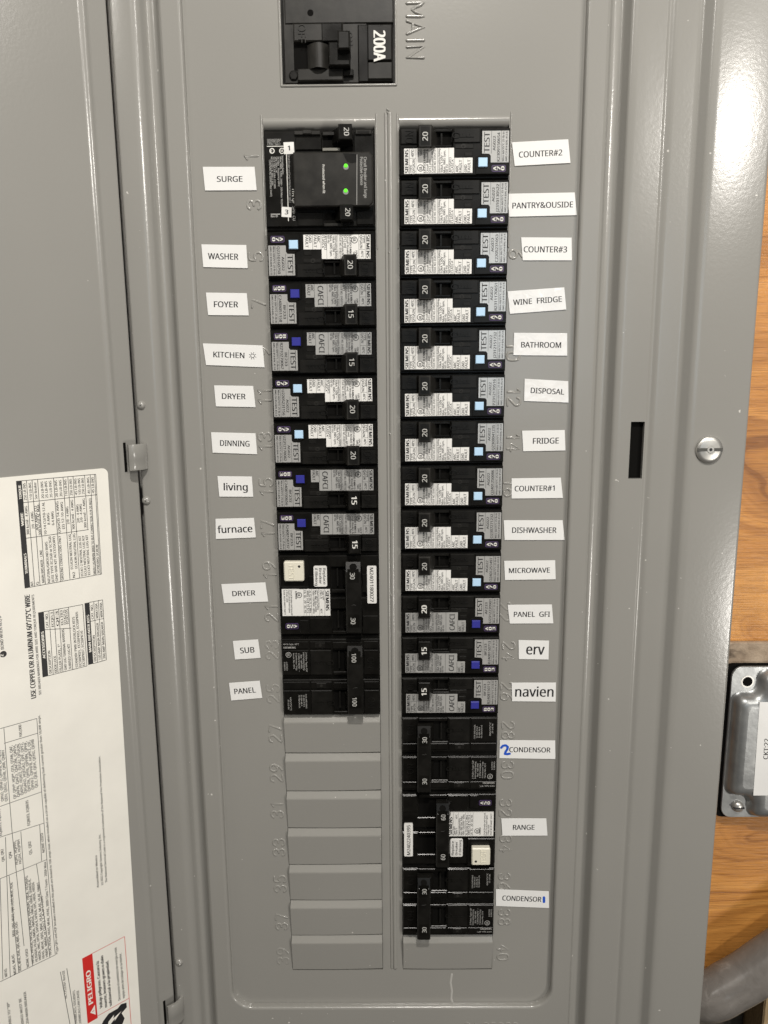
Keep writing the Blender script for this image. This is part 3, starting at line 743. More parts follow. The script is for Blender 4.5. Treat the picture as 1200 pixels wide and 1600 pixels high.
def body_single():
    b = MB()
    b.rect(X(0), X(1), Z(.995), Z(.005), -.6, 11, BLACK, .5)
    face = [(X(.004), Z(.945)), (X(.996), Z(.945)), (X(.996), Z(.035)), (X(.482), Z(.035)), (X(.482), Z(.385)), (X(.168), Z(.385)), (X(.168), Z(.035)), (X(.004), Z(.035))]
    b.poly(face, FACE, -.5, BLACK, .45)
    b.rect(X(.172), X(.478), Z(.095), Z(.038), FACE + .3, -.5, BLACK, .25)
    b.rect(X(.174), X(.476), Z(.38), Z(.10), -.62, -.3, DARK)
    b.rect(X(.375), X(.39), Z(.36), Z(.11), -2.2, -.6, BLACK)
    b.rect(X(.27), X(.478), Z(.384), Z(.335), FACE + .9, -.6, BLACK, .3)
    # ON and OFF pads with raised letters
    b.rect(X(.016), X(.160), Z(.335), Z(.04), FACE - .75, FACE + .2, BLACK2, .3)
    b.rect(X(.492), X(.728), Z(.315), Z(.04), FACE - .75, FACE + .2, BLACK2, .3)
    b.text("ON", X(.128), Z(.325), 4.2, FACE - .75, BLACK2, 0 + UP, width=6.2, raise_=.35)
    b.text("ON", X(.128), Z(.325), 4.2, FACE - .75, BLACK2, UP, width=6.2, raise_=.35) if False else None
    for i, ch in enumerate("OFF"):
        b.text(ch, X(.545 + i * .062), Z(.18), 4.0, FACE - .75, BLACK2, UP, align='c', xs=.8, raise_=.35)
    # rating window under OFF
    b.rect(X(.500), X(.668), Z(.425), Z(.335), FACE - .35, FACE + .1, BLACK2, .2)
    b.ring(X(.578), Z(.380), .75, 1.15, FACE - .36, GREYBLK); b.disc(X(.578), Z(.380), .45, FACE - .7, BLACK2, 12, FACE - .2)
    b.rect(X(.590), X(.660), Z(.575), Z(.495), FACE - .25, FACE + .1, BLACK2, .15)
    b.rect(X(.022), X(.160), Z(.405), Z(.35), FACE - .3, FACE + .1, BLACK, .15)
    # raised shoulder that carries the test button
    b.poly([(X(.690), Z(.93)), (X(.992), Z(.93)), (X(.992), Z(.05)), (X(.738), Z(.05)), (X(.738), Z(.55)), (X(.69), Z(.60))], FACE - .4, FACE + .2, BLACK, .3)
    return b.mesh("body")
def body_fresh(mb=None): pass

def handle_mesh(amps, tall):
    h = MB()
    x0, x1 = X(.172), X(.286)
    yf = -10.6
    z0, z1 = Z(.47), Z(.035)
    # tapering rocker: broad face, sloped skirt down to the well
    v = [(x0 + .3, yf, z0 + .5), (x1 - .3, yf, z0 + .5), (x1 - .3, yf, z1 - .5), (x0 + .3, yf, z1 - .5),
         (x0, yf + .5, z0), (x1, yf + .5, z0), (x1, yf + .5, z1), (x0, yf + .5, z1),
         (x0 - .2, -.7, z0 + 2.2), (x1 + 3.2, -.7, z0 + 2.2), (x1 + 3.2, -.7, z1 - 1.6), (x0 - .2, -.7, z1 - 1.6)]
    f = [(0, 1, 2, 3)] + [(a, b, b + 4, a + 4)[::-1] for a, b in ((0, 1), (1, 2), (2, 3), (3, 0))] + [(a + 4, b + 4, b + 8, a + 8)[::-1] for a, b in ((0, 1), (1, 2), (2, 3), (3, 0))]
    h.add(v, f, GREYBLK if not tall else BLACK)
    h.add([(x0 + .9, yf - .03, z0 + 1), (x1 - .9, yf - .03, z0 + 1), (x1 - .9, yf - .03, z1 - 1), (x0 + .9, yf - .03, z1 - 1)], [(0, 1, 2, 3)], BLACK2)
    h.text(amps, X(.252), Z(.26), 2.75 if not tall else 3.0, yf - .08, HINK if not tall else WINK, UP, align='c', xs=1.05, st='r' if not tall else 'b')
    if tall:
        h.box(x0 + .2, x1 - .2, yf - .5, yf + .6, z0 - .2, z0 + .45, GREYBLK)
    return h.mesh("handle")

def info_gfci():
    b = MB(); y0 = FACE - .12; y1 = y0 - .05
    b.poly([(X(.045), Z(.905)), (X(.662), Z(.905)), (X(.662), Z(.61)), (X(.495), Z(.61)), (X(.495), Z(.415)), (X(.045), Z(.415))], y0, FACE + .1, BRIGHT)
    T = lambda *a, **k: col(b, *a, **k)
    T("SIEMENS", .083, .89, .44, 1.55, y1, INK, 'b'); vline(b, .093, .415, .905, y1, INK)
    T("TYPE", .116, .89, .73, 1.05, y1, INK); T("QFGA2N", .142, .89, .63, 1.15, y1, INK); T("40°C", .132, .58, .44, 1.1, y1, INK)
    b.line((X(.093), Z(.605)), (X(.152), Z(.605)), .14, y1, INK); vline(b, .152, .415, .905, y1, INK)
    ul(b, X(.192), Z(.795), 1.75, y1, INK); T("HACR", .183, .58, .43, .95, y1, INK); T("SWD", .206, .56, .44, .95, y1, INK)
    T("LISTED E48616", .238, .89, .44, .95, y1, INK, 'b'); T("Circuit Breaker &", .263, .89, .43, .98, y1, INK); T("GFCI and", .286, .89, .64, .98, y1, INK)
    T("Combination AFCI", .309, .89, .43, .98, y1, INK); T("ISSUE NO. 01451111", .332, .89, .43, .98, y1, INK); vline(b, .345, .415, .905, y1, INK)
    T("Interrupting Rating", .370, .89, .43, .98, y1, INK); T("10kA 120V ~", .394, .89, .50, 1.0, y1, INK); T("Max. RMS Sym.", .418, .89, .46, 1.0, y1, INK); T("60 Hz", .440, .89, .73, .98, y1, INK)
    vline(b, .448, .415, .905, y1, INK, .12); T("AFCI/GFCI", .470, .89, .60, 1.05, y1, INK); T("CLASS A", .492, .89, .64, 1.0, y1, INK); vline(b, .501, .61, .905, y1, INK)
    T("ARC", .535, .89, .745, 1.3, y1, INK); T("FAULT", .566, .89, .65, 1.3, y1, INK); vline(b, .577, .61, .905, y1, INK)
    T("GND", .612, .89, .745, 1.3, y1, INK); T("FAULT", .643, .89, .65, 1.3, y1, INK)
    return b.mesh("rating_label")
def info_cafci():
    b = MB(); y0 = FACE - .12; y1 = y0 - .05
    b.poly([(X(.045), Z(.905)), (X(.652), Z(.905)), (X(.652), Z(.63)), (X(.572), Z(.63)), (X(.572), Z(.435)), (X(.045), Z(.435))], y0, FACE + .1, SILVER)
    T = lambda *a, **k: col(b, *a, **k)
    T("SIEMENS", .083, .89, .46, 1.55, y1, INK, 'b'); vline(b, .093, .435, .905, y1, INK)
    T("TYPE", .116, .89, .73, 1.05, y1, INK); T("QAF2N", .142, .89, .68, 1.15, y1, INK); T("40°C", .132, .60, .46, 1.1, y1, INK)
    b.line((X(.093), Z(.625)), (X(.152), Z(.625)), .14, y1, INK); vline(b, .152, .435, .905, y1, INK)
    ul(b, X(.192), Z(.795), 1.75, y1, INK); T("HACR", .183, .59, .45, .95, y1, INK); T("SWD", .206, .57, .46, .95, y1, INK)
    T("LISTED E48615", .238, .89, .46, .95, y1, INK, 'b'); T("Circuit Breaker &", .262, .89, .45, .98, y1, INK); T("Combination Type", .285, .89, .45, .98, y1, INK)
    T("AFCI", .307, .89, .76, .98, y1, INK); T("ISSUE NO. 01451112", .329, .89, .45, .98, y1, INK); vline(b, .342, .435, .905, y1, INK, .12)
    T("Interrupting Rating", .366, .89, .45, .98, y1, INK); T("10kA 120/240V", .389, .89, .48, 1.0, y1, INK); T("Max. RMS Sym.", .412, .89, .48, 1.0, y1, INK); T("60 Hz", .434, .89, .74, .98, y1, INK)
    vline(b, .452, .435, .905, y1, INK); T("CAFCI", .540, .865, .475, 2.7, y1, INK); vline(b, .571, .63, .905, y1, INK)
    T("ARC", .605, .89, .76, 1.3, y1, INK); T("FAULT", .637, .89, .67, 1.3, y1, INK)
    return b.mesh("rating_label")
def serial_mesh(code, serial, dz=0.0):
    b = MB(); y0 = FACE - .55; y1 = y0 - .05
    def z(f): return Z(f + dz)
    b.poly([(X(.825), z(.70)), (X(.986), z(.70)), (X(.986), z(.09)), (X(.746), z(.09)), (X(.746), z(.525)), (X(.81), z(.53)), (X(.825), z(.57))], y0, FACE - .1, SILVER)
    T = lambda s, fx, a, c, h, m=INK, st='s': b.text(s, X(fx), z(a), h, y1, m, UP, width=(a - c) * PITCH, st=st)
    T("TEST", .812, .505, .115, 2.85); b.line((X(.829), z(.53)), (X(.829), z(.09)), .16, y1, INK)
    T(code, .866, .47, .19, 1.35); T(serial, .906, .68, .125, 1.45); b.line((X(.918), z(.70)), (X(.918), z(.09)), .14, y1, INK)
    T("Wire 60/75°C 25 lb-in", .944, .685, .11, .95); T("AWG CU #14-8/AL #12-8", .973, .685, .11, .95)
    return b.mesh("serial_label")
def code_mesh(code, fx0=.835, fx1=.962, f0=.885, f1=.755, n=1, y=FACE - .42):
    b = MB()
    b.rrect(X(fx0), X(fx1), Z(f0, n), Z(f1, n), .9, y - .1, y + .1, PURPLE, 0, 4)
    b.rrect(X(fx0) + .22, X(fx1) - .22, Z(f0, n) + .22, Z(f1, n) - .22, .7, y - .14, y, TAGBLK, 0, 4)
    for i, ch in enumerate(code):
        f = fx0 + (fx1 - fx0) * (.22 + .28 * i)
        b.text(ch, X(f) + .85, Z((f0 + f1) / 2, n), 1.7, y - .2, WINK, UP, align='c', width=1.75, st='b')
    return b.mesh("code_tag")
def button_mesh(mat):
    b = MB(); b.rect(X(.712), X(.795), Z(.795), Z(.615), FACE - 1.5, FACE - .2, mat, .3)
    return b.mesh("test_button")
M_BODY = body_single(); M_GFCI = info_gfci(); M_CAFCI = info_cafci()
M_H20 = handle_mesh("20", False); M_H15 = handle_mesh("15", True); M_H15P = handle_mesh("15", False); M_H20T = handle_mesh("20", True)
M_BP, M_BD = button_mesh(BLUEP), button_mesh(BLUED)
M_TAG = {c: code_mesh(c) for c in ("A70", "B03", "A03")}
def single(side, idx, kind, amps, tagc, code, serial, label, hm=None):
    cx = RC if side == 'R' else LC
    r = link("circuit_breaker", None, None, (cx, 4, -(idx + .5) * PITCH), (0, 0 if side == 'R' else math.pi, 0))
    tag(r, label, "circuit breaker", "single-pole breakers with test button")
    link("body", M_BODY, r)
    link("handle", hm or (M_H20 if amps == 20 else M_H15), r)
    jig = random.uniform(-.25, .25)
    link("rating_label", M_GFCI if kind == 'G' else M_CAFCI, r, (jig, 0, random.uniform(-.2, .2)), (0, random.uniform(-.008, .008), 0))
    link("serial_label", serial_mesh(code, serial), r, (0, 0, random.uniform(-.2, .2)))
    link("test_button", M_BP if kind == 'G' else M_BD, r)
    link("code_tag", M_TAG[tagc], r)
    for ch in r.children: ch.location.y -= .004
    return r
RIGHT = [(0, 'G', 20, 'A70', 'AG022', 'K2309150654', 'COUNTER#2'), (1, 'G', 20, 'A70', 'AG022', 'J2310130522', 'PANTRY&OUSIDE'), (2, 'G', 20, 'A70', 'AG022', 'C2205231053', 'COUNTER#3'),
         (3, 'G', 20, 'A70', 'AG022', 'R2311170651', 'WINE FRIDGE'), (4, 'G', 20, 'A70', 'AG022', 'J2312151732', 'BATHROOM'), (5, 'G', 20, 'A70', 'AG022', 'P2312170516', 'DISPOSAL'),
         (6, 'G', 20, 'A70', 'AG022', 'Q2308041235', 'FRIDGE'), (7, 'G', 20, 'A70', 'AG022', 'Q2401250086', 'COUNTER#1'), (8, 'G', 20, 'A70', 'AG022', 'O2307271232', 'DISHWASHER'),
         (9, 'G', 20, 'A70', 'AG022', 'O2401251497', 'MICROWAVE'), (10, 'C', 20, 'A03', 'AF233', 'U2312220901', 'PANEL GFI'), (11, 'C', 15, 'B03', 'BF233', 'B2408150713', 'erv'), (12, 'C', 15, 'B03', 'BF233', 'B2408150712', 'navien')]
LEFT = [(2, 'G', 20, 'A70', 'AG022', 'Q2310160750', 'WASHER'), (3, 'C', 15, 'B03', 'BF233', 'C2408051158', 'FOYER'), (4, 'C', 15, 'B03', 'BE233', 'R2210270067', 'KITCHEN'), (5, 'G', 20, 'A70', 'AG022', 'U2205231156', 'DRYER'),
        (6, 'G', 20, 'A70', 'AG022', 'U2312170082', 'DINNING'), (7, 'C', 15, 'B03', 'BF233', 'C2408150656', 'living'), (8, 'C', 15, 'B03', 'BF233', 'A2408150737', 'furnace')]
for side, rows in (('R', RIGHT), ('L', LEFT)):
    for idx, kind, amps, tg, code, ser, nm in rows:
        where = f"beside the {nm} sticker"
        if nm == 'navien': where = "just below the erv breaker"
        if nm == 'DRYER': where = "beside the upper DRYER sticker"
        lab = f"black {amps} amp breaker with {'pale' if kind == 'G' else 'royal'} blue test button {where}"
        hm = None
        if nm in ('FOYER', 'KITCHEN'): hm = M_H15P
        if nm == 'PANEL GFI': hm = M_H20T
        single(side, idx, kind, amps, tg, code, ser, lab, hm)

# ---- two-pole breakers
def body_double(gfci=False):
    b = MB()
    b.rect(X(0), X(1), Z(.997, 2), Z(.003, 2), -.6, 14, BLACK, .5)
    for p in (0, 1):
        o = p * .5
        q = lambda f: Z(o + f * .5, 2)
        wl_, wr_ = .172, .478
        b.poly([(X(.004), q(.93)), (X(.996), q(.93)), (X(.996), q(.045)), (X(wr_), q(.045)), (X(wr_), q(.66)), (X(wl_), q(.66)), (X(wl_), q(.045)), (X(.004), q(.045))], FACE + .6, -.5, BLACK, .4)
        b.rect(X(wl_ + .005), X(wr_ - .005), q(.13), q(.05), FACE + .2, -.5, BLACK, .3)
        b.rect(X(wl_ + .005), X(wr_ - .005), q(.655), q(.13), -.62, -.3, DARK)
        b.rect(X(.405), X(.420), q(.62), q(.2), -2.0, -.6, BLACK2)
        if not gfci:
            for x0, x1, m in ((.01, .158, BLACK), (.492, .705, BLACK2), (.72, .988, BLACK)):
                b.rect(X(x0), X(x1), q(.665), q(.055), FACE - .1, FACE + .7, m, .35)
                b.rect(X(x0), X(x1), q(.88), q(.70), FACE + .05, FACE + .7, BLACK, .3)
            b.rect(X(.175), X(.475), q(.86), q(.70), FACE + .05, FACE + .7, BLACK, .3)
            b.rect(X(.55), X(.65), q(.85), q(.72), FACE - .2, FACE + .2, BLACK2, .25)
            for i, ch in enumerate("OFF"): b.text(ch, X(.54 + i * .062), q(.36), 4.2, FACE - .1, BLACK2, UP, align='c', xs=.8, raise_=.3)
            b.text("ON", X(.125), q(.36), 4.2, FACE - .1, BLACK2, UP, align='c', xs=.8, raise_=.3)
            b.disc(X(.60), q(.79), .9, FACE - .35, GREYBLK, 14, FACE)
        else:
            for x0, x1, a, c in ((.01, .165, .50, .06), (.49, .70, .46, .06), (.715, .80, .40, .06), (.71, .98, .93, .72)):
                b.rect(X(x0), X(x1), q(a), q(c), FACE - .1, FACE + .7, BLACK, .35)
    y = FACE - .16
    if not gfci:
        # moulded-in print
        for i, (s, a, c) in enumerate((("CU/AL WIRE RANGE", .58, .14), ("10-30A #14-8", .56, .2), ("35-60A #8-4", .56, .22), ("70-100A #4-1/0", .56, .16))):
            b.text(s, X(.765 + i * .024), Z(a * .5, 2), .85, y, WSOFT, UP, width=(a - c) * PITCH * .82)
        for i, (s, a, c) in enumerate((("60/75°C", .5, .16), ("25 LB-IN", .44, .2))):
            b.text(s, X(.925 + i * .024), Z(a * .5, 2), .85, y, WSOFT, UP, width=(a - c) * PITCH)
        for i, (s, a) in enumerate((("2 Poles Type QP", .62), ("Interrupting Rating", .62), ("Max. 10kA RMS", .56), ("120/240V ~", .60), ("Common Trip", .60), ("Issue No. 014", .60))):
            b.text(s, X(.752 + i * .0255), Z(.5 + a * .5, 2), .88, y, WSOFT, UP, width=(a - .14 - (i % 3) * .04) * PITCH)
        ul(b, X(.925), Z(.5 + .56 * .5, 2), 1.7, y, WSOFT)
        b.text("LISTED", X(.952), Z(.5 + .38 * .5, 2), .8, y, WSOFT, UP, width=5.2); b.text("E48615", X(.975), Z(.5 + .38 * .5, 2), .8, y, WSOFT, UP, width=5.2)
        b.text("SIEMENS", X(.975), Z(.5 + .715 * .5, 2), 1.05, FACE + .0, WSOFT, math.pi, width=7.2, st='b')
        b.text("HACR Type, 40°C", X(.975), Z(.5 + .80 * .5, 2), .9, FACE + .0, WSOFT, math.pi, width=9.2)
    return b.mesh("body")
def tie_mesh(amps, fx0, fx1, hole_top, notch=True):
    """bar that ties both toggles together, open eye at one end"""
    h = MB(); yf = -10.4; x0, x1 = X(fx0), X(fx1); z1, z0 = Z(.085, 2), Z(.915, 2)
    for p in (0, 1):                              # the two toggles under the bar
        zc = Z(p * .5 + .20, 2)
        h.add([(x0 + .8, yf + 2.5, zc - 4), (x1 - .3, yf + 2.5, zc - 4), (x1 - .3, yf + 2.5, zc + 4), (x0 + .8, yf + 2.5, zc + 4),
               (x0 + .4, -.7, zc - 5.2), (x1 + 2.2, -.7, zc - 5.2), (x1 + 2.2, -.7, zc + 5.2), (x0 + .4, -.7, zc + 5.2)],
              [(0, 1, 2, 3), (0, 4, 5, 1), (1, 5, 6, 2), (2, 6, 7, 3), (3, 7, 4, 0)], BLACK)
    za, zb = (z1 - 5.2, z0) if hole_top else (z1, z0 + 5.2)
    h.rrect(x0, x1, zb, za, .9, yf, yf + 5.2, BLACK2, .6, 3)
    # eye end: sloping block with a dark hole
    e0, e1 = (za, z1) if hole_top else (z0, zb)
    s0, s1 = (0, 2.6) if hole_top else (2.6, 0)
    h.add([(x0 + .3, yf + s0 + .2, e0), (x1 - .3, yf + s0 + .2, e0), (x1 - .3, yf + s1 + .2, e1), (x0 + .3, yf + s1 + .2, e1),
           (x0 + .3, yf + 5.2, e0), (x1 - .3, yf + 5.2, e0), (x1 - .3, yf + 5.2, e1), (x0 + .3, yf + 5.2, e1)],
          [(0, 1, 2, 3), (0, 4, 5, 1), (1, 5, 6, 2), (2, 6, 7, 3), (3, 7, 4, 0)], BLACK2)
    ym = yf + 1.3; xm, zm = (x0 + x1) / 2, (e0 + e1) / 2
    n = 18
    h.add([(xm + (x1 - x0) * .24 * math.cos(2 * math.pi * i / n), yf + .16 + (s0 + (s1 - s0) * (.5 + .34 * math.sin(2 * math.pi * i / n))) - .05, zm + (e1 - e0) * .34 * math.sin(2 * math.pi * i / n)) for i in range(n)], [tuple(range(n))], DARK)
    xt = X(fx0 + (fx1 - fx0) * .70)
    hh = 2.7 if len(amps) == 2 else 2.6
    for p in (0, 1):
        zc = Z(.235 + p * .53, 2) if len(amps) < 3 else Z(.25 + p * .54, 2)
        h.rect(x0 + 1.2, x1 - 1.2, zc - 4.0, zc + 4.0, yf - .02, yf + .3, BLACK)
        h.text(amps, xt, zc, hh, yf - .08, HINK, UP, align='c', xs=.95)
    h.bead([(xm - 1.2, Z(.42, 2)), (xm, Z(.425, 2)), (xm + 1.2, Z(.415, 2))], .28, .25, yf, GREYBLK)
    return h.mesh("handle_tie")
M_BODY2 = body_double(); M_BODY2G = body_double(True)
def double(side, idx, label, group=None, gf=False):
    cx = RC if side == 'R' else LC
    r = link("gfci_breaker" if gf else "two_pole_breaker", None, None, (cx, 4, -(idx + 1) * PITCH), (0, 0 if side == 'R' else math.pi, 0))
    tag(r, label, "circuit breaker", group)
    b = link("body", M_BODY2G if gf else M_BODY2, r, (0, -4, 0))
    return r
M_T30 = tie_mesh("30", .158, .300, True)
for idx, lab in ((13, "black double breaker with 30 amp handle tie beside the blue-2 CONDENSOR sticker"), (17, "black double breaker with 30 amp handle tie beside the bottom CONDENSOR sticker")):
    r = double('R', idx, lab, "two-pole breakers with plain black fronts"); link("handle_tie", M_T30, r, (0, -4, 0))
r = double('L', 11, "black double breaker with 100 amp handle tie beside SUB and PANEL stickers", "two-pole breakers with plain black fronts")
link("handle_tie", tie_mesh("100", .165, .325, False), r, (0, -4, 0))
def gfci_double(side, idx, label, amps, serial, fx0, fx1, eye_top):
    r = double(side, idx, label, "two-pole breakers with ivory TEST button", True)
    link("handle_tie", tie_mesh(amps, fx0, fx1, eye_top), r, (0, -4, 0))
    y0 = FACE - .2; y1 = y0 - .05
    b = MB(); n = 2
    b.rect(X(.49), X(.972), Z(.575, 2), Z(.255, 2), y0, FACE + .8, BRIGHT)
    def T(s, fx, a, c, h=.95, m=INK, st='s'): col(b, s, fx, a, c, h, y1, m, st, 2)
    T("SIEMENS", .535, .555, .32, 1.9, INK, 'b'); vline(b, .545, .255, .575, y1, INK, .12, 2)
    T("Type QPF", .566, .56, .44); T("Class A", .588, .56, .46); T("40°C", .588, .34, .28); vline(b, .598, .255, .575, y1, INK, .12, 2)
    T("Interrupting Rating", .620, .56, .33); T("Max. RMS Sym. Amps", .642, .56, .30); T("10kA 120/240V~ 60Hz", .664, .56, .28); vline(b, .675, .255, .575, y1, INK, .12, 2)
    T("AL CU 60 75 °C Wire", .697, .56, .29); T("AWG 14 8 10 12 6", .722, .56, .29)
    for fx in (.70, .729, .755): vline(b, fx, .255, .575, y1, INK, .1, 2)
    for f in (.34, .42, .49): b.line((X(.70), Z(f, 2)), (X(.755), Z(f, 2)), .1, y1, INK)
    T("Lb. In.  20  35  45", .750, .56, .29); ul(b, X(.80), Z(.505, 2), 1.75, y1, INK); T("LISTED", .838, .55, .46, .9, INK, 'b')
    T("Circuit Breaker and Ground", .885, .565, .265, .85); T("Fault Circuit Interrupter", .907, .565, .29, .85); T("2 Pole Unit", .929, .565, .42, .85); T("ISSUE NO BY-84607-334CFT", .955, .565, .27, .85)
    link("rating_label", b.mesh("rating_label"), r, (0, -4, 0))
    b = MB(); b.rrect(X(.022), X(.115), Z(.845, 2), Z(.40, 2), .7, y0 - .1, FACE + .8, BRIGHT)
    b.text(serial, X(.088), Z(.825, 2), 2.1, y0 - .17, INK, UP, width=.405 * 2 * PITCH)
    link("serial_sticker", b.mesh("serial_sticker"), r, (0, -4, 0))
    b = MB(); b.rrect(X(.515), X(.648), Z(.85, 2), Z(.605, 2), 1.0, y0 - .5, FACE + .8, BRIGHT, .15)
    for s, fx, c in (("Replace", .552, .635), ("Breaker", .592, .64), ("if Blinking", .632, .62)): b.text(s, X(fx), Z(.825, 2), 1.45, y0 - .56, INK, UP, width=(.825 - c) * 2 * PITCH)
    link("advice_sticker", b.mesh("advice_sticker"), r, (0, -4, 0))
    b = MB(); b.rect(X(.70), X(.985), Z(.975, 2), Z(.60, 2), FACE - .8, FACE + .8, BLACK, .4); b.rrect(X(.738), X(.935), Z(.92, 2), Z(.69, 2), .9, FACE - 4.2, FACE - .7, TESTW, .6, 3)
    b.text("TEST", X(.888), Z(.895, 2), 3.2, FACE - 4.2, TESTW, UP, width=9.4, raise_=.25)
    b.disc(X(.782), Z(.865, 2), .75, FACE - 4.24, INK, 14)
    link("test_button", b.mesh("test_button"), r, (0, -4, 0))
    link("code_tag", code_mesh("A50", .815, .945, .165, .095, 2, FACE - .02), r, (0, -4, 0))
gfci_double('L', 9, "black 30 amp double breaker with ivory TEST button beside the lower DRYER sticker", "30", "M2401180027", .172, .325, False)
gfci_double('R', 15, "black 60 amp double breaker with ivory TEST button beside the RANGE sticker", "60", "M2402240395", .355, .495, True)

# ---- surge breaker (as seen: left column, top) - fractions of its own front, not turned
SW = LX1 - LX0 - .5
def sxx(f): return -SW / 2 + f * SW
def szz(f): return PITCH - f * 2 * PITCH
r = link("surge_breaker", None, None, (LC, 4, -PITCH))
tag(r, "black surge protection double breaker with two green lights beside the SURGE sticker", "surge breaker")
b = MB()
b.rect(sxx(0), sxx(1), szz(.997), szz(.003), -.6, 14, BLACK, .5)
b.poly([(sxx(.005), szz(.965)), (sxx(.995), szz(.965)), (sxx(.995), szz(.03)), (sxx(.815), szz(.03)), (sxx(.815), szz(.22)), (sxx(.53), szz(.22)), (sxx(.53), szz(.03)), (sxx(.005), szz(.03))], FACE + 1, -.5, BLACK, .4)
b.rect(sxx(.535), sxx(.81), szz(.215), szz(.075), -.62, -.3, DARK)
b.rect(sxx(.535), sxx(.81), szz(.07), szz(.035), FACE + .4, -.5, GREYBLK, .3)
b.rect(sxx(.28), sxx(.515), szz(.065), szz(.025), FACE - .3, FACE + 1.1, GREYBLK, .3); b.rect(sxx(.36), sxx(.44), szz(.06), szz(.02), FACE - .9, FACE, GREYBLK, .3)
b.rect(sxx(.83), sxx(.975), szz(.065), szz(.02), FACE - .2, FACE + 1.1, GREYBLK, .35); b.rect(sxx(.85), sxx(.955), szz(.055), szz(.03), FACE - .4, FACE, BLACK2, .15)
b.rect(sxx(.29), sxx(.525), szz(.21), szz(.085), FACE + .1, FACE + 1.1, BLACK, .35)
b.rect(sxx(.29), sxx(.525), szz(.96), szz(.82), FACE + .1, FACE + 1.1, BLACK, .35)
b.rect(sxx(.54), sxx(.68), szz(.925), szz(.825), FACE + .65, FACE + 1.1, DARK)
b.rect(sxx(.53), sxx(.70), szz(.965), szz(.93), FACE - .3, FACE + 1.1, GREYBLK, .3)
b.rect(sxx(.83), sxx(.985), szz(.95), szz(.81), FACE + .2, FACE + 1.1, BLACK, .35)
b.rect(sxx(.53), sxx(.69), szz(.225), szz(.19), FACE - .2, FACE + 1, principled("worn_metal_catch", (.34, .33, .29), .3, .8), .3)
link("body", b.mesh("body"), r, (0, -4, 0))
b = MB(); y0 = FACE + .75; b.rect(sxx(.015), sxx(.285), szz(.955), szz(.075), y0, FACE + 1.2, BLACK)
y1 = y0 - .06
def sc(s, fx, f0, f1, h, m=WSOFT, st='s'): b.text(s, sxx(fx), szz(f0), h, y1, m, DN, width=(f1 - f0) * 2 * PITCH, st=st)
b.text("QSPD2A020 SURGE", sxx(.035), szz(.115), .9, y1, WSOFT, 0, width=7.2); b.text("HACR TYPE 40°C", sxx(.035), szz(.135), .9, y1, WSOFT, 0, width=6.6); b.text("2 POLE  Type 2", sxx(.035), szz(.155), .9, y1, WSOFT, 0, width=6.8)
b.line((sxx(.03), szz(.168)), (sxx(.2), szz(.168)), .35, y1, WINK)
b.ring(sxx(.075), szz(.212), .9, 1.4, y1, WINK); b.text("e", sxx(.06), szz(.225), 1.4, y1, WINK, 0)
b.ring(sxx(.165), szz(.213), 1.1, 1.5, y1, WINK); b.text("UL", sxx(.165), szz(.222), 1.1, y1, WINK, 0, align='c', xs=.8, st='b')
for s, fx, a, c in (("CONTAINS NO SERVICEABLE PARTS", .045, .30, .66), ("MCOV 150V L-N, 300V L-L 60Hz", .062, .27, .55), ("SCCR 10kA I-N 10kA  E113906", .082, .27, .58), ("VPR 700V L-N", .100, .27, .42), ("IN 10kA   Frequency 60Hz", .120, .27, .56), ("Max. RMS, 120V, 240V~ 20A Max 10,000 E48615", .142, .27, .86), ("Interrupting Rating", .160, .26, .44),
                   ("Circuit Breaker and Surge Protective Device Type 2", .218, .25, .72)): sc(s, fx, a, c, .95)
sc("TYPE QP", .245, .58, .73, 1.5, WINK); sc("SPD  CU", .245, .76, .90, 1.4, WSOFT)
b.line((sxx(.205), szz(.24)), (sxx(.205), szz(.905)), .45, y1, WINK)
b.text("Rev. 01", sxx(.045), szz(.865), 1.1, y1, WSOFT, 0, width=3.6, st='b'); b.line((sxx(.045), szz(.835)), (sxx(.13), szz(.835)), .5, y1, WSOFT)
link("rating_label", b.mesh("rating_label"), r, (0, -4, 0))
for s, fx0, fx1, f0, f1, a in (("1", .182, .275, .245, .13, -.03), ("3", .145, .235, .865, .765, .06)):
    b = MB(); cx_, cz_ = sxx((fx0 + fx1) / 2), szz((f0 + f1) / 2); hw, hh = sxx(fx1) - cx_, szz(f1) - cz_
    b.rect(-hw, hw, -hh, hh, y0 - .2, y0 - .02, BRIGHT); b.text(s, 0, -1.15, 2.3, y0 - .27, INK, 0, align='c', st='b')
    link("number_sticker", b.mesh("number_sticker"), r, (cx_, -4, cz_), (0, a, 0))
b = MB(); SMY = -9.6
b.poly([(sxx(.275), szz(.79)), (sxx(.955), szz(.79)), (sxx(.985), szz(.755)), (sxx(.985), szz(.30)), (sxx(.955), szz(.262)), (sxx(.275), szz(.262))], SMY, FACE + 1.1, GREYBLK, .6)
b.poly([(sxx(.84), szz(.285)), (sxx(.72), szz(.275)), (sxx(.755), szz(.36)), (sxx(.80), szz(.375)), (sxx(.84), szz(.365))][::-1], SMY - .02, SMY + .1, BLACK)
b.line((sxx(.846), szz(.29)), (sxx(.838), szz(.775)), .28, SMY - .06, WSOFT)
b.text("Protected when lit", sxx(.535), szz(.385), 1.25, SMY - .06, WINK, DN, width=.275 * 2 * PITCH)
b.text("Circuit Breaker and Surge", sxx(.905), szz(.315), 1.55, SMY - .06, WSOFT, DN, width=.395 * 2 * PITCH); b.text("Protective Device", sxx(.872), szz(.315), 1.5, SMY - .06, WSOFT, DN, width=.27 * 2 * PITCH)
link("surge_module", b.mesh("surge_module"), r, (0, -4, 0))
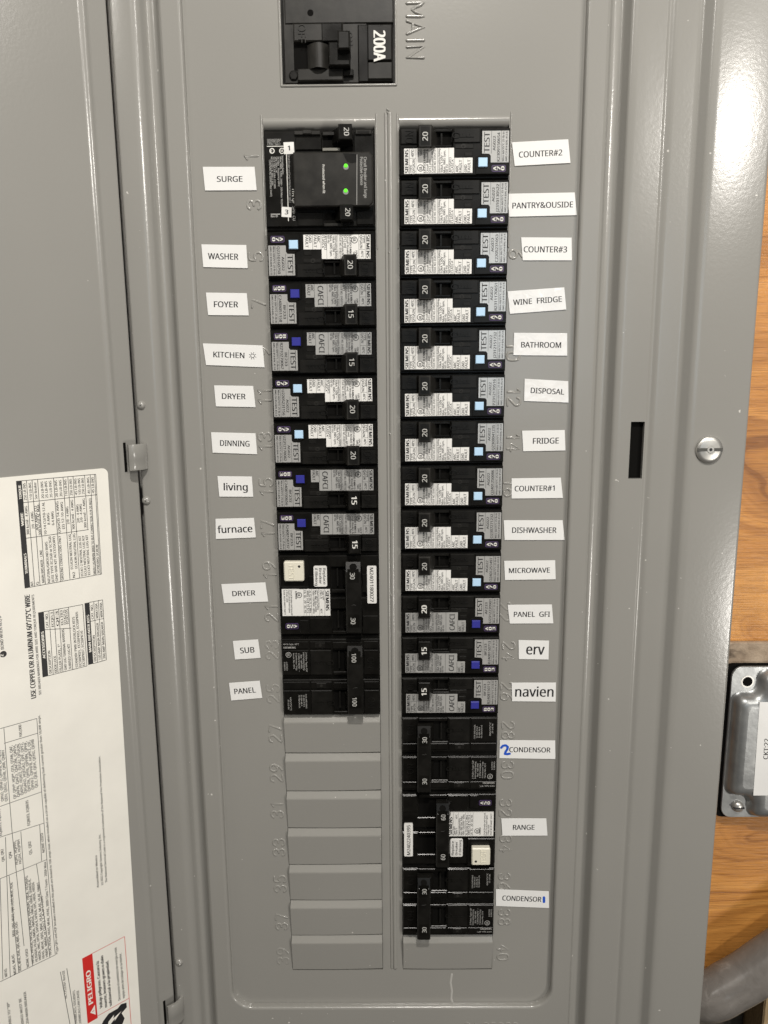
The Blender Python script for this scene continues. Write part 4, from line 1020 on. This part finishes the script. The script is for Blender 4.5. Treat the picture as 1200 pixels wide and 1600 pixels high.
for fx, f in ((.745, .405), (.74, .645)):
    b = MB(); b.disc(0, -.25, 1.5, SMY - .3, LEDG, 18, SMY, .2); b.disc(0, .35, 1.0, SMY - .75, LED, 18, SMY - .2, .35)
    link("indicator_light", b.mesh("indicator_light"), r, (sxx(fx), -4, szz(f)))
for f0, f1 in ((.155, .005), (.93, .775)):
    b = MB(); x0, x1 = sxx(.685), sxx(.805); z0, z1 = szz(f0), szz(f1); yf = -11.2
    b.rect(x0, x1, z0, z1, yf, -.7, BLACK2, .5)
    b.add([(x0, yf + 3, z0 + .6), (x0, yf + 3, z1 - .6), (x0 - 4, -.7, z0 + .6), (x0 - 4, -.7, z1 - .6)], [(0, 1, 3, 2)], BLACK)
    b.rect(x0 + .8, x1 - .3, z0 + .7, z1 - .6, yf - .02, yf + .2, BLACK)
    b.text("20", sxx(.735), (z0 + z1) / 2, 2.6, yf - .08, HINK, DN, align='c', xs=1.0)
    link("handle", b.mesh("handle"), r, (0, -4, 0))

# ---- main breaker
r = link("main_breaker", None, None, ((MX0 + MX1) / 2, 8, MZ0))
tag(r, "large black 200A main breaker at the top, above both breaker columns", "main breaker")
def Q(u, v): x, z = at(400 + u / 4, v / 4, -1.0); return x - (MX0 + MX1) / 2, z - MZ0
OFF8 = (0, -8, 0)
b = MB()
hw = (MX1 - MX0) / 2
b.box(-hw + .3, hw - .3, 1.2, 15.5, .3, 110, BLACK)
def qrect(u0, u1, v0, v1, yf, yb, m, c=.35):
    a = Q(u0, v1); e = Q(u1, v0); b.rect(a[0], e[0], a[1], e[1], yf, yb, m, c)
qrect(180, 690, -140, 520, -.4, 1.3, GREYBLK, .4)
qrect(180, 858, -140, 150, -1.0, 1.3, GREYBLK, .5)
qrect(238, 545, 155, 272, -3.6, 0, GREYBLK, .6)
qrect(238, 470, 272, 440, -.42, 0, DARK, 0)
qrect(262, 545, 432, 512, -2.6, 0, GREYBLK, .5)
qrect(415, 540, 160, 275, -4.4, 0, BLACK, .4)
qrect(545, 610, 440, 480, -2.6, 0, BLACK, .4)
a = Q(340, 80); b.disc(a[0], a[1], 1.6, -1.04, DARK, 16)
a = Q(236, 472); b.disc(a[0], a[1], 2.3, -1.5, BLACK2, 6, 0, .3); b.ring(a[0], a[1], 2.2, 2.7, -.45, BLACK)
a = Q(312, 165); b.text("OFF", a[0] - 3.8, a[1], 3.8, -3.6, GREYBLK, DN, width=8.6, raise_=.35)
a = Q(600, 195); b.text("ON", a[0] - 3.6, a[1], 3.8, -.4, GREYBLK, DN, width=6.2, raise_=.4)
link("body", b.mesh("body"), r, OFF8)
b = MB()                                             # the big rocker: ribbed drum and tall toggle
a0 = Q(325, 440); a1 = Q(460, 285); n = 8
pr = [(a0[0] + (a1[0] - a0[0]) * i / n, -1.5 - 4.2 * math.sin(math.pi * i / n)) for i in range(n + 1)]
b.extrude(pr, a0[1], a1[1], GREYBLK)
b.add([(x, y, a1[1]) for x, y in pr], [tuple(range(n + 1))], BLACK); b.add([(x, y, a0[1]) for x, y in pr], [tuple(range(n + 1))], BLACK)
def q2(u0, u1, v0, v1, yf, yb, m, c=.5):
    a = Q(u0, v1); e = Q(u1, v0); b.rect(a[0], e[0], a[1], e[1], yf, yb, m, c)
q2(462, 590, 290, 440, -7.5, -.4, BLACK, .6)
q2(520, 592, 248, 362, -12.5, -.4, BLACK2, .7)
link("handle", b.mesh("handle"), r, OFF8)
b = MB()
a = Q(700, 500); e = Q(856, 152); b.rect(a[0] - 5, e[0], a[1] - 1, e[1], -1.4, 1.2, BLACK, .5); b.rect(a[0], e[0] - .6, a[1] + 8.5, e[1] - .6, -3.2, -1.3, BLACK2, .5); b.rect(a[0], e[0] - .6, a[1], a[1] + 8.2, -2.4, -1.3, GREYBLK, .4)
a = Q(735, 205); e = Q(735, 392); b.text("200A", a[0], a[1], 6.0, -3.27, WINK, DN, width=a[1] - e[1], st='b')
link("rating_tag", b.mesh("rating_tag"), r, OFF8)

# ------------------------------------------------------------------ paper name stickers on the dead front
STK = [
 ("SURGE", (317, 261, 398, 261, 401.3, 297.6, 320.8, 298), (339.6, 379.1, 284.4, 8.7)), ("WASHER", (315, 382, 385, 383, 387.4, 419.3, 317.9, 417.5), (325.7, 372.6, 405.6, 9.4)),
 ("FOYER", (322, 457.2, 385.8, 458.2, 389, 493, 325.5, 492.5), (335, 372.4, 480.2, 9)), ("KITCHEN", (317.2, 536.5, 410.4, 539.7, 413.7, 574, 322.3, 570.4), (334, 382, 558.9, 8.6)),
 ("DRYER", (334.8, 602, 395.8, 603, 399.6, 636.2, 337.7, 634.9), (347.4, 384, 623.5, 8.6)), ("DINNING", (330, 675.2, 399.5, 676.8, 402, 709.6, 332.5, 707.2), (344.5, 390, 697, 8.8)),
 ("living", (340, 743.7, 393.8, 744.3, 396, 776, 343, 775.8), (350.3, 387.2, 766, 11.2)), ("furnace", (337, 810.3, 397, 808.8, 400, 839.5, 337.5, 842), (340.9, 394.7, 831.8, 11.2)),
 ("DRYER ", (346, 912.3, 414.8, 909.5, 419.3, 939.5, 350.3, 942), (363.8, 399.4, 930.3, 7.8)), ("SUB", (364, 1001, 403.5, 998.5, 407.5, 1027.5, 367.5, 1030), (376, 398, 1019.5, 8.6)),
 ("PANEL", (358, 1066.5, 406, 1063, 410, 1090, 361.5, 1094), (367, 400, 1082.6, 8.2)),
 ("COUNTER#2", (799.5, 222.7, 887.5, 218, 891, 255, 804, 259.7), (810.7, 878, 245, 9.2)), ("PANTRY&OUSIDE", (792.3, 303, 897.6, 301, 900.8, 336.5, 795.5, 339), (800.5, 894.7, 325.2, 9)),
 ("COUNTER#3", (814, 371, 892.8, 371.5, 893.3, 407, 816.5, 407), (818, 885.3, 394.5, 9.2)), ("WINE  FRIDGE", (792.8, 455.3, 881.3, 449, 884.5, 483.8, 796.5, 490.5), (801.9, 877.3, 474.3, 8.6)),
 ("BATHROOM", (803, 520, 885.9, 520.6, 885.9, 555.8, 801.9, 555), (814, 876, 543.2, 8.6)), ("DISPOSAL", (819.5, 591.7, 887.5, 595.5, 888, 629, 818.7, 626.4), (828.8, 880.8, 615.2, 8.4)),
 ("FRIDGE", (815.5, 672.8, 882, 671.7, 883.2, 703.7, 817.3, 705), (832.5, 872.5, 693, 9)), ("COUNTER#1", (799.2, 747.2, 876, 746, 879.2, 777.9, 799.2, 778.7), (804, 866, 767, 8.4)),
 ("DISHWASHER", (786.7, 812.5, 878.7, 812.5, 882, 843.5, 788.3, 843.5), (800, 868.8, 832.3, 8.6)), ("MICROWAVE", (787.5, 876, 867.2, 875, 868, 904.8, 788.8, 905.9), (795, 858.7, 894.6, 7.8)),
 ("PANEL  GFI", (793, 944.5, 862, 944, 864.3, 973.6, 796.3, 973.9), (802.7, 858.7, 963.3, 8)), ("erv", (810, 999.5, 857.6, 1000.5, 856.8, 1030, 810.4, 1029.3), (821.9, 849.9, 1022, 16.2)),
 ("navien", (799.2, 1066, 868.3, 1065.9, 868, 1095.7, 800, 1095.2), (804.8, 864, 1087.8, 15.4)), ("CONDENSOR", (780.8, 1155.7, 867.2, 1156.3, 867.5, 1185.3, 780, 1184), (795.5, 859.5, 1174.6, 7.6)),
 ("RANGE", (783, 1277.9, 853.3, 1277.9, 855.2, 1304.8, 784.8, 1305), (801.3, 834.7, 1295.6, 7.6)), ("CONDENSOR ", (774.7, 1388.5, 857.3, 1391.7, 857.6, 1417.9, 774.7, 1414.7), (784.5, 845.3, 1407, 7.6)),
]
for nm, q, (u0, u1, vb, ch) in STK:
    P = [at(q[2 * i], q[2 * i + 1]) for i in range(4)]
    cx, cz = sum(p[0] for p in P) / 4, sum(p[1] for p in P) / 4
    m = MB(); yt = -.58
    m.poly([(p[0] - cx, p[1] - cz) for p in (P[3], P[2], P[1], P[0])], yt, yt + .12, CRINKLE if nm in ('WINE  FRIDGE', 'BATHROOM', 'DISPOSAL') else PAPER, .04)
    ang = math.atan2((P[2][1] - P[3][1] + P[1][1] - P[0][1]), (P[2][0] - P[3][0] + P[1][0] - P[0][0]))
    a = Vector(at(u0, vb)); e = Vector(at(u1, vb)); mid = (a + e) / 2; top = at((u0 + u1) / 2, vb - ch)
    wd = (e - a).length; h = top[1] - mid[1]
    lo = nm.strip(); st = 'r'
    if lo in ("living", "furnace"): h *= .98
    m.text(lo, mid.x - cx, mid.y - cz, h, yt - .06, INK, ang, width=wd, align='c')
    lab = f"white paper sticker reading {' '.join(lo.split())}"
    if nm == "navien": lab = "white paper sticker in large bold lowercase letters directly below the erv sticker"
    if nm == "DRYER": lab = "white paper sticker reading DRYER in bold upright print, between KITCHEN and DINNING"
    if nm == "DRYER ": lab = "white paper sticker reading DRYER in smaller print, below the furnace sticker"
    if nm == "CONDENSOR": lab = "white paper sticker reading CONDENSOR with a blue handwritten 2 before it"
    if nm == "CONDENSOR ": lab = "white paper sticker reading CONDENSOR with a blue pen stroke after it"
    if nm == "KITCHEN":
        lab += " with a small sun symbol"
        c = at(395, 556); c = (c[0] - cx, c[1] - cz); m.ring(c[0], c[1], .85, 1.15, yt - .06, INK, 16)
        for i in range(8):
            t_ = 2 * math.pi * i / 8 + .39; m.line((c[0] + 1.3 * math.cos(t_), c[1] + 1.3 * math.sin(t_)), (c[0] + 2.1 * math.cos(t_), c[1] + 2.1 * math.sin(t_)), .28, yt - .06, INK)
    if nm == "CONDENSOR":
        pts = [at(u, v) for u, v in ((783, 1167.5), (785.5, 1164.5), (790, 1163.8), (793, 1166), (792.6, 1169.5), (790, 1173.5), (788.8, 1177), (792, 1177.6), (796, 1176.8))]
        pts = [(p[0] - cx, p[1] - cz) for p in pts]
        for i in range(len(pts) - 1): m.line(pts[i], pts[i + 1], 1.5, yt - .06 - .004 * i, BLUEINK)
        for i, p in enumerate(pts): m.disc(p[0], p[1], .75, yt - .10 - .004 * i, BLUEINK, 12)
    if nm == "CONDENSOR ":
        for i in range(5):
            p = at(849.6 + .2 * (i % 2), 1401.3 + i * 1.7); m.disc(p[0] - cx, p[1] - cz, .85, yt - .06 - .004 * i, BLUEINK, 12)
    tag(link("name_sticker", m.mesh("name_sticker"), None, (cx, 0, cz)), lab, "sticker", "paper name stickers beside the breakers")

# ------------------------------------------------------------------ beside the panel: batten, junction box, conduit, stud
BY = WY - 2.0
def W(u, v, y=BY): return at(u, v, y)
z0, z1 = W(1150, 1048)[1], W(1150, 1003)[1]
m = MB(); m.rect(150, 470, z0 - 3, z1, BY - 1.5, WY - .1, DUSTY, .6)
tag(link("timber_batten", m.mesh("timber_batten")), "dusty brown batten across the plywood above the junction box", "batten")

JY = 27.0
jx0 = W(1140, 1100, JY)[0]; jz1 = W(1160, 1042, JY)[1]; jz0 = W(1150, 1277, JY)[1]; jw = 104.0
r = link("junction_box", None, None, (jx0 + jw / 2, WY, jz0))
tag(r, "square galvanised steel junction box with raised cover and CKT:22 note", "junction box")
b = MB(); b.rrect(-jw / 2 - 4.2, jw / 2 + 4, -1.0, jz1 - jz0 + .5, 6, -6.5, -.1, DARK)
link("box_rim", b.mesh("box_rim"), r)
b = MB(); H = jz1 - jz0; JF = JY - WY
out = rr(-jw / 2, jw / 2, 0, H, 7, 6)
b.poly(out, JF, JF + 1.6, STEEL, .3)
# raised cover field with notched corners, rounded shoulders
def field(d):
    x0, x1, y0_, y1_ = -jw / 2 + 1.5 + d, jw / 2 - 1.5 - d, 2.0 + d, H - 2.0 - d; n_ = 15.5
    pts = []
    def arc(cx, cz, r_, a0, a1, k=6):
        for i in range(k + 1):
            a = math.radians(a0 + (a1 - a0) * i / k); pts.append((cx + r_ * math.cos(a), cz + r_ * math.sin(a)))
    rc = 5.5 - d * .3; ri = 7.0
    # walk counter-clockwise from lower right notch
    for (sx_, sz_, rot) in ((1, -1, 0), (1, 1, 90), (-1, 1, 180), (-1, -1, 270)):
        cx = x1 if sx_ > 0 else x0; cz = y1_ if sz_ > 0 else y0_
        if rot == 0: arc(cx - n_ - rc, cz + rc, rc, -90, 0); arc(cx - n_ + ri, cz + n_ - ri, ri, 180, 90); arc(cx - rc, cz + n_ + rc, rc, -90, 0)
        if rot == 90: arc(cx - rc, cz - n_ - rc, rc, 0, 90); arc(cx - n_ + ri, cz - n_ + ri, ri, 270, 180); arc(cx - n_ - rc, cz - rc, rc, 0, 90)
        if rot == 180: arc(cx + n_ + rc, cz - rc, rc, 90, 180); arc(cx + n_ - ri, cz - n_ + ri, ri, 0, -90); arc(cx + rc, cz - n_ - rc, rc, 90, 180)
        if rot == 270: arc(cx + rc, cz + n_ + rc, rc, 180, 270); arc(cx + n_ - ri, cz + n_ - ri, ri, 90, 0); arc(cx + n_ + rc, cz + rc, rc, 180, 270)
    return pts
lev = [(-.8, .0), (0, -.5), (.6, -2.4), (1.6, -5.0), (3.2, -6.8), (5.4, -7.6), (7.5, -7.8)]
rows = [field(d_) for d_, _ in lev]; n = len(rows[0])
b.add([(p[0], JF + lev[i][1], p[1]) for i, row in enumerate(rows) for p in row], [(i * n + j, i * n + (j + 1) % n, (i + 1) * n + (j + 1) % n, (i + 1) * n + j) for i in range(len(lev) - 1) for j in range(n)], STEEL, True)
b.flat(rows[-1], JF + lev[-1][1], STEEL)
hx, hz = W(1168, 1065, JY); hx -= jx0 + jw / 2; hz -= jz0
b.disc(hx, hz, 3.3, JF - .06, DARK, 20); b.ring(hx, hz, 3.2, 4.1, JF - .12, ZINC)
link("cover", b.mesh("cover"), r)
b = MB(); hx, hz = W(1152, 1259, JY); hx -= jx0 + jw / 2; hz -= jz0
lathe(b, hx, hz, [(3.8, JF), (3.8, JF - 1.0), (3.2, JF - 2.2), (2.0, JF - 2.9), (.6, JF - 3.1)], ZINC, 20)
b.box(hx - 3.4, hx + 3.4, JF - 3.15, JF - 1.6, hz - .45, hz + .45, INK)
link("screw", b.mesh("screw"), r)
b = MB(); y = JF - 8.0
pa = [W(u, v, JY - 8) for u, v in ((1177, 1243), (1216, 1243), (1228, 1097), (1187, 1097))]
pa = [(p[0] - jx0 - jw / 2, p[1] - jz0) for p in pa]
b.poly(pa, y, y + .15, PAPER)
p = W(1200, 1186, JY - 8); q = W(1201.5, 1154, JY - 8)
b.text("CKT:22", p[0] - jx0 - jw / 2, p[1] - jz0, 3.0, y - .08, INK, UP + .03, width=q[1] - p[1])
link("circuit_note", b.mesh("circuit_note"), r)

ctl = [(1030, 1602), (1080, 1572), (1110, 1556), (1140, 1541), (1170, 1524), (1200, 1503), (1240, 1476), (1300, 1432)]
b = MB(); pts = []
for i, (u, v) in enumerate(ctl):
    x, z = at(u, v, 14); pts.append((x, 14 + (8 if i < 2 else 0), z))
sm = []
for i in range(len(pts) - 1):
    P = [Vector(pts[max(0, min(len(pts) - 1, i + k_))]) for k_ in (-1, 0, 1, 2)]
    for k_ in range(4):
        t_ = k_ / 4; sm.append(0.5 * ((2 * P[1]) + (P[2] - P[0]) * t_ + (2 * P[0] - 5 * P[1] + 4 * P[2] - P[3]) * t_ * t_ + (3 * P[1] - P[0] - 3 * P[2] + P[3]) * t_ ** 3))
b.tube(sm, 15.5, PVC, 28)
tag(link("conduit", b.mesh("conduit")), "scuffed grey plastic conduit bending behind the panel's lower right edge", "conduit")
x0 = W(1188, 1590, 70)[0]
b = MB(); b.rect(x0, x0 + 38, -900, -560, 66, 94, STUDM, 1)
tag(link("wall_stud", b.mesh("wall_stud")), "pale timber stud below the conduit in the bottom right corner", "stud")
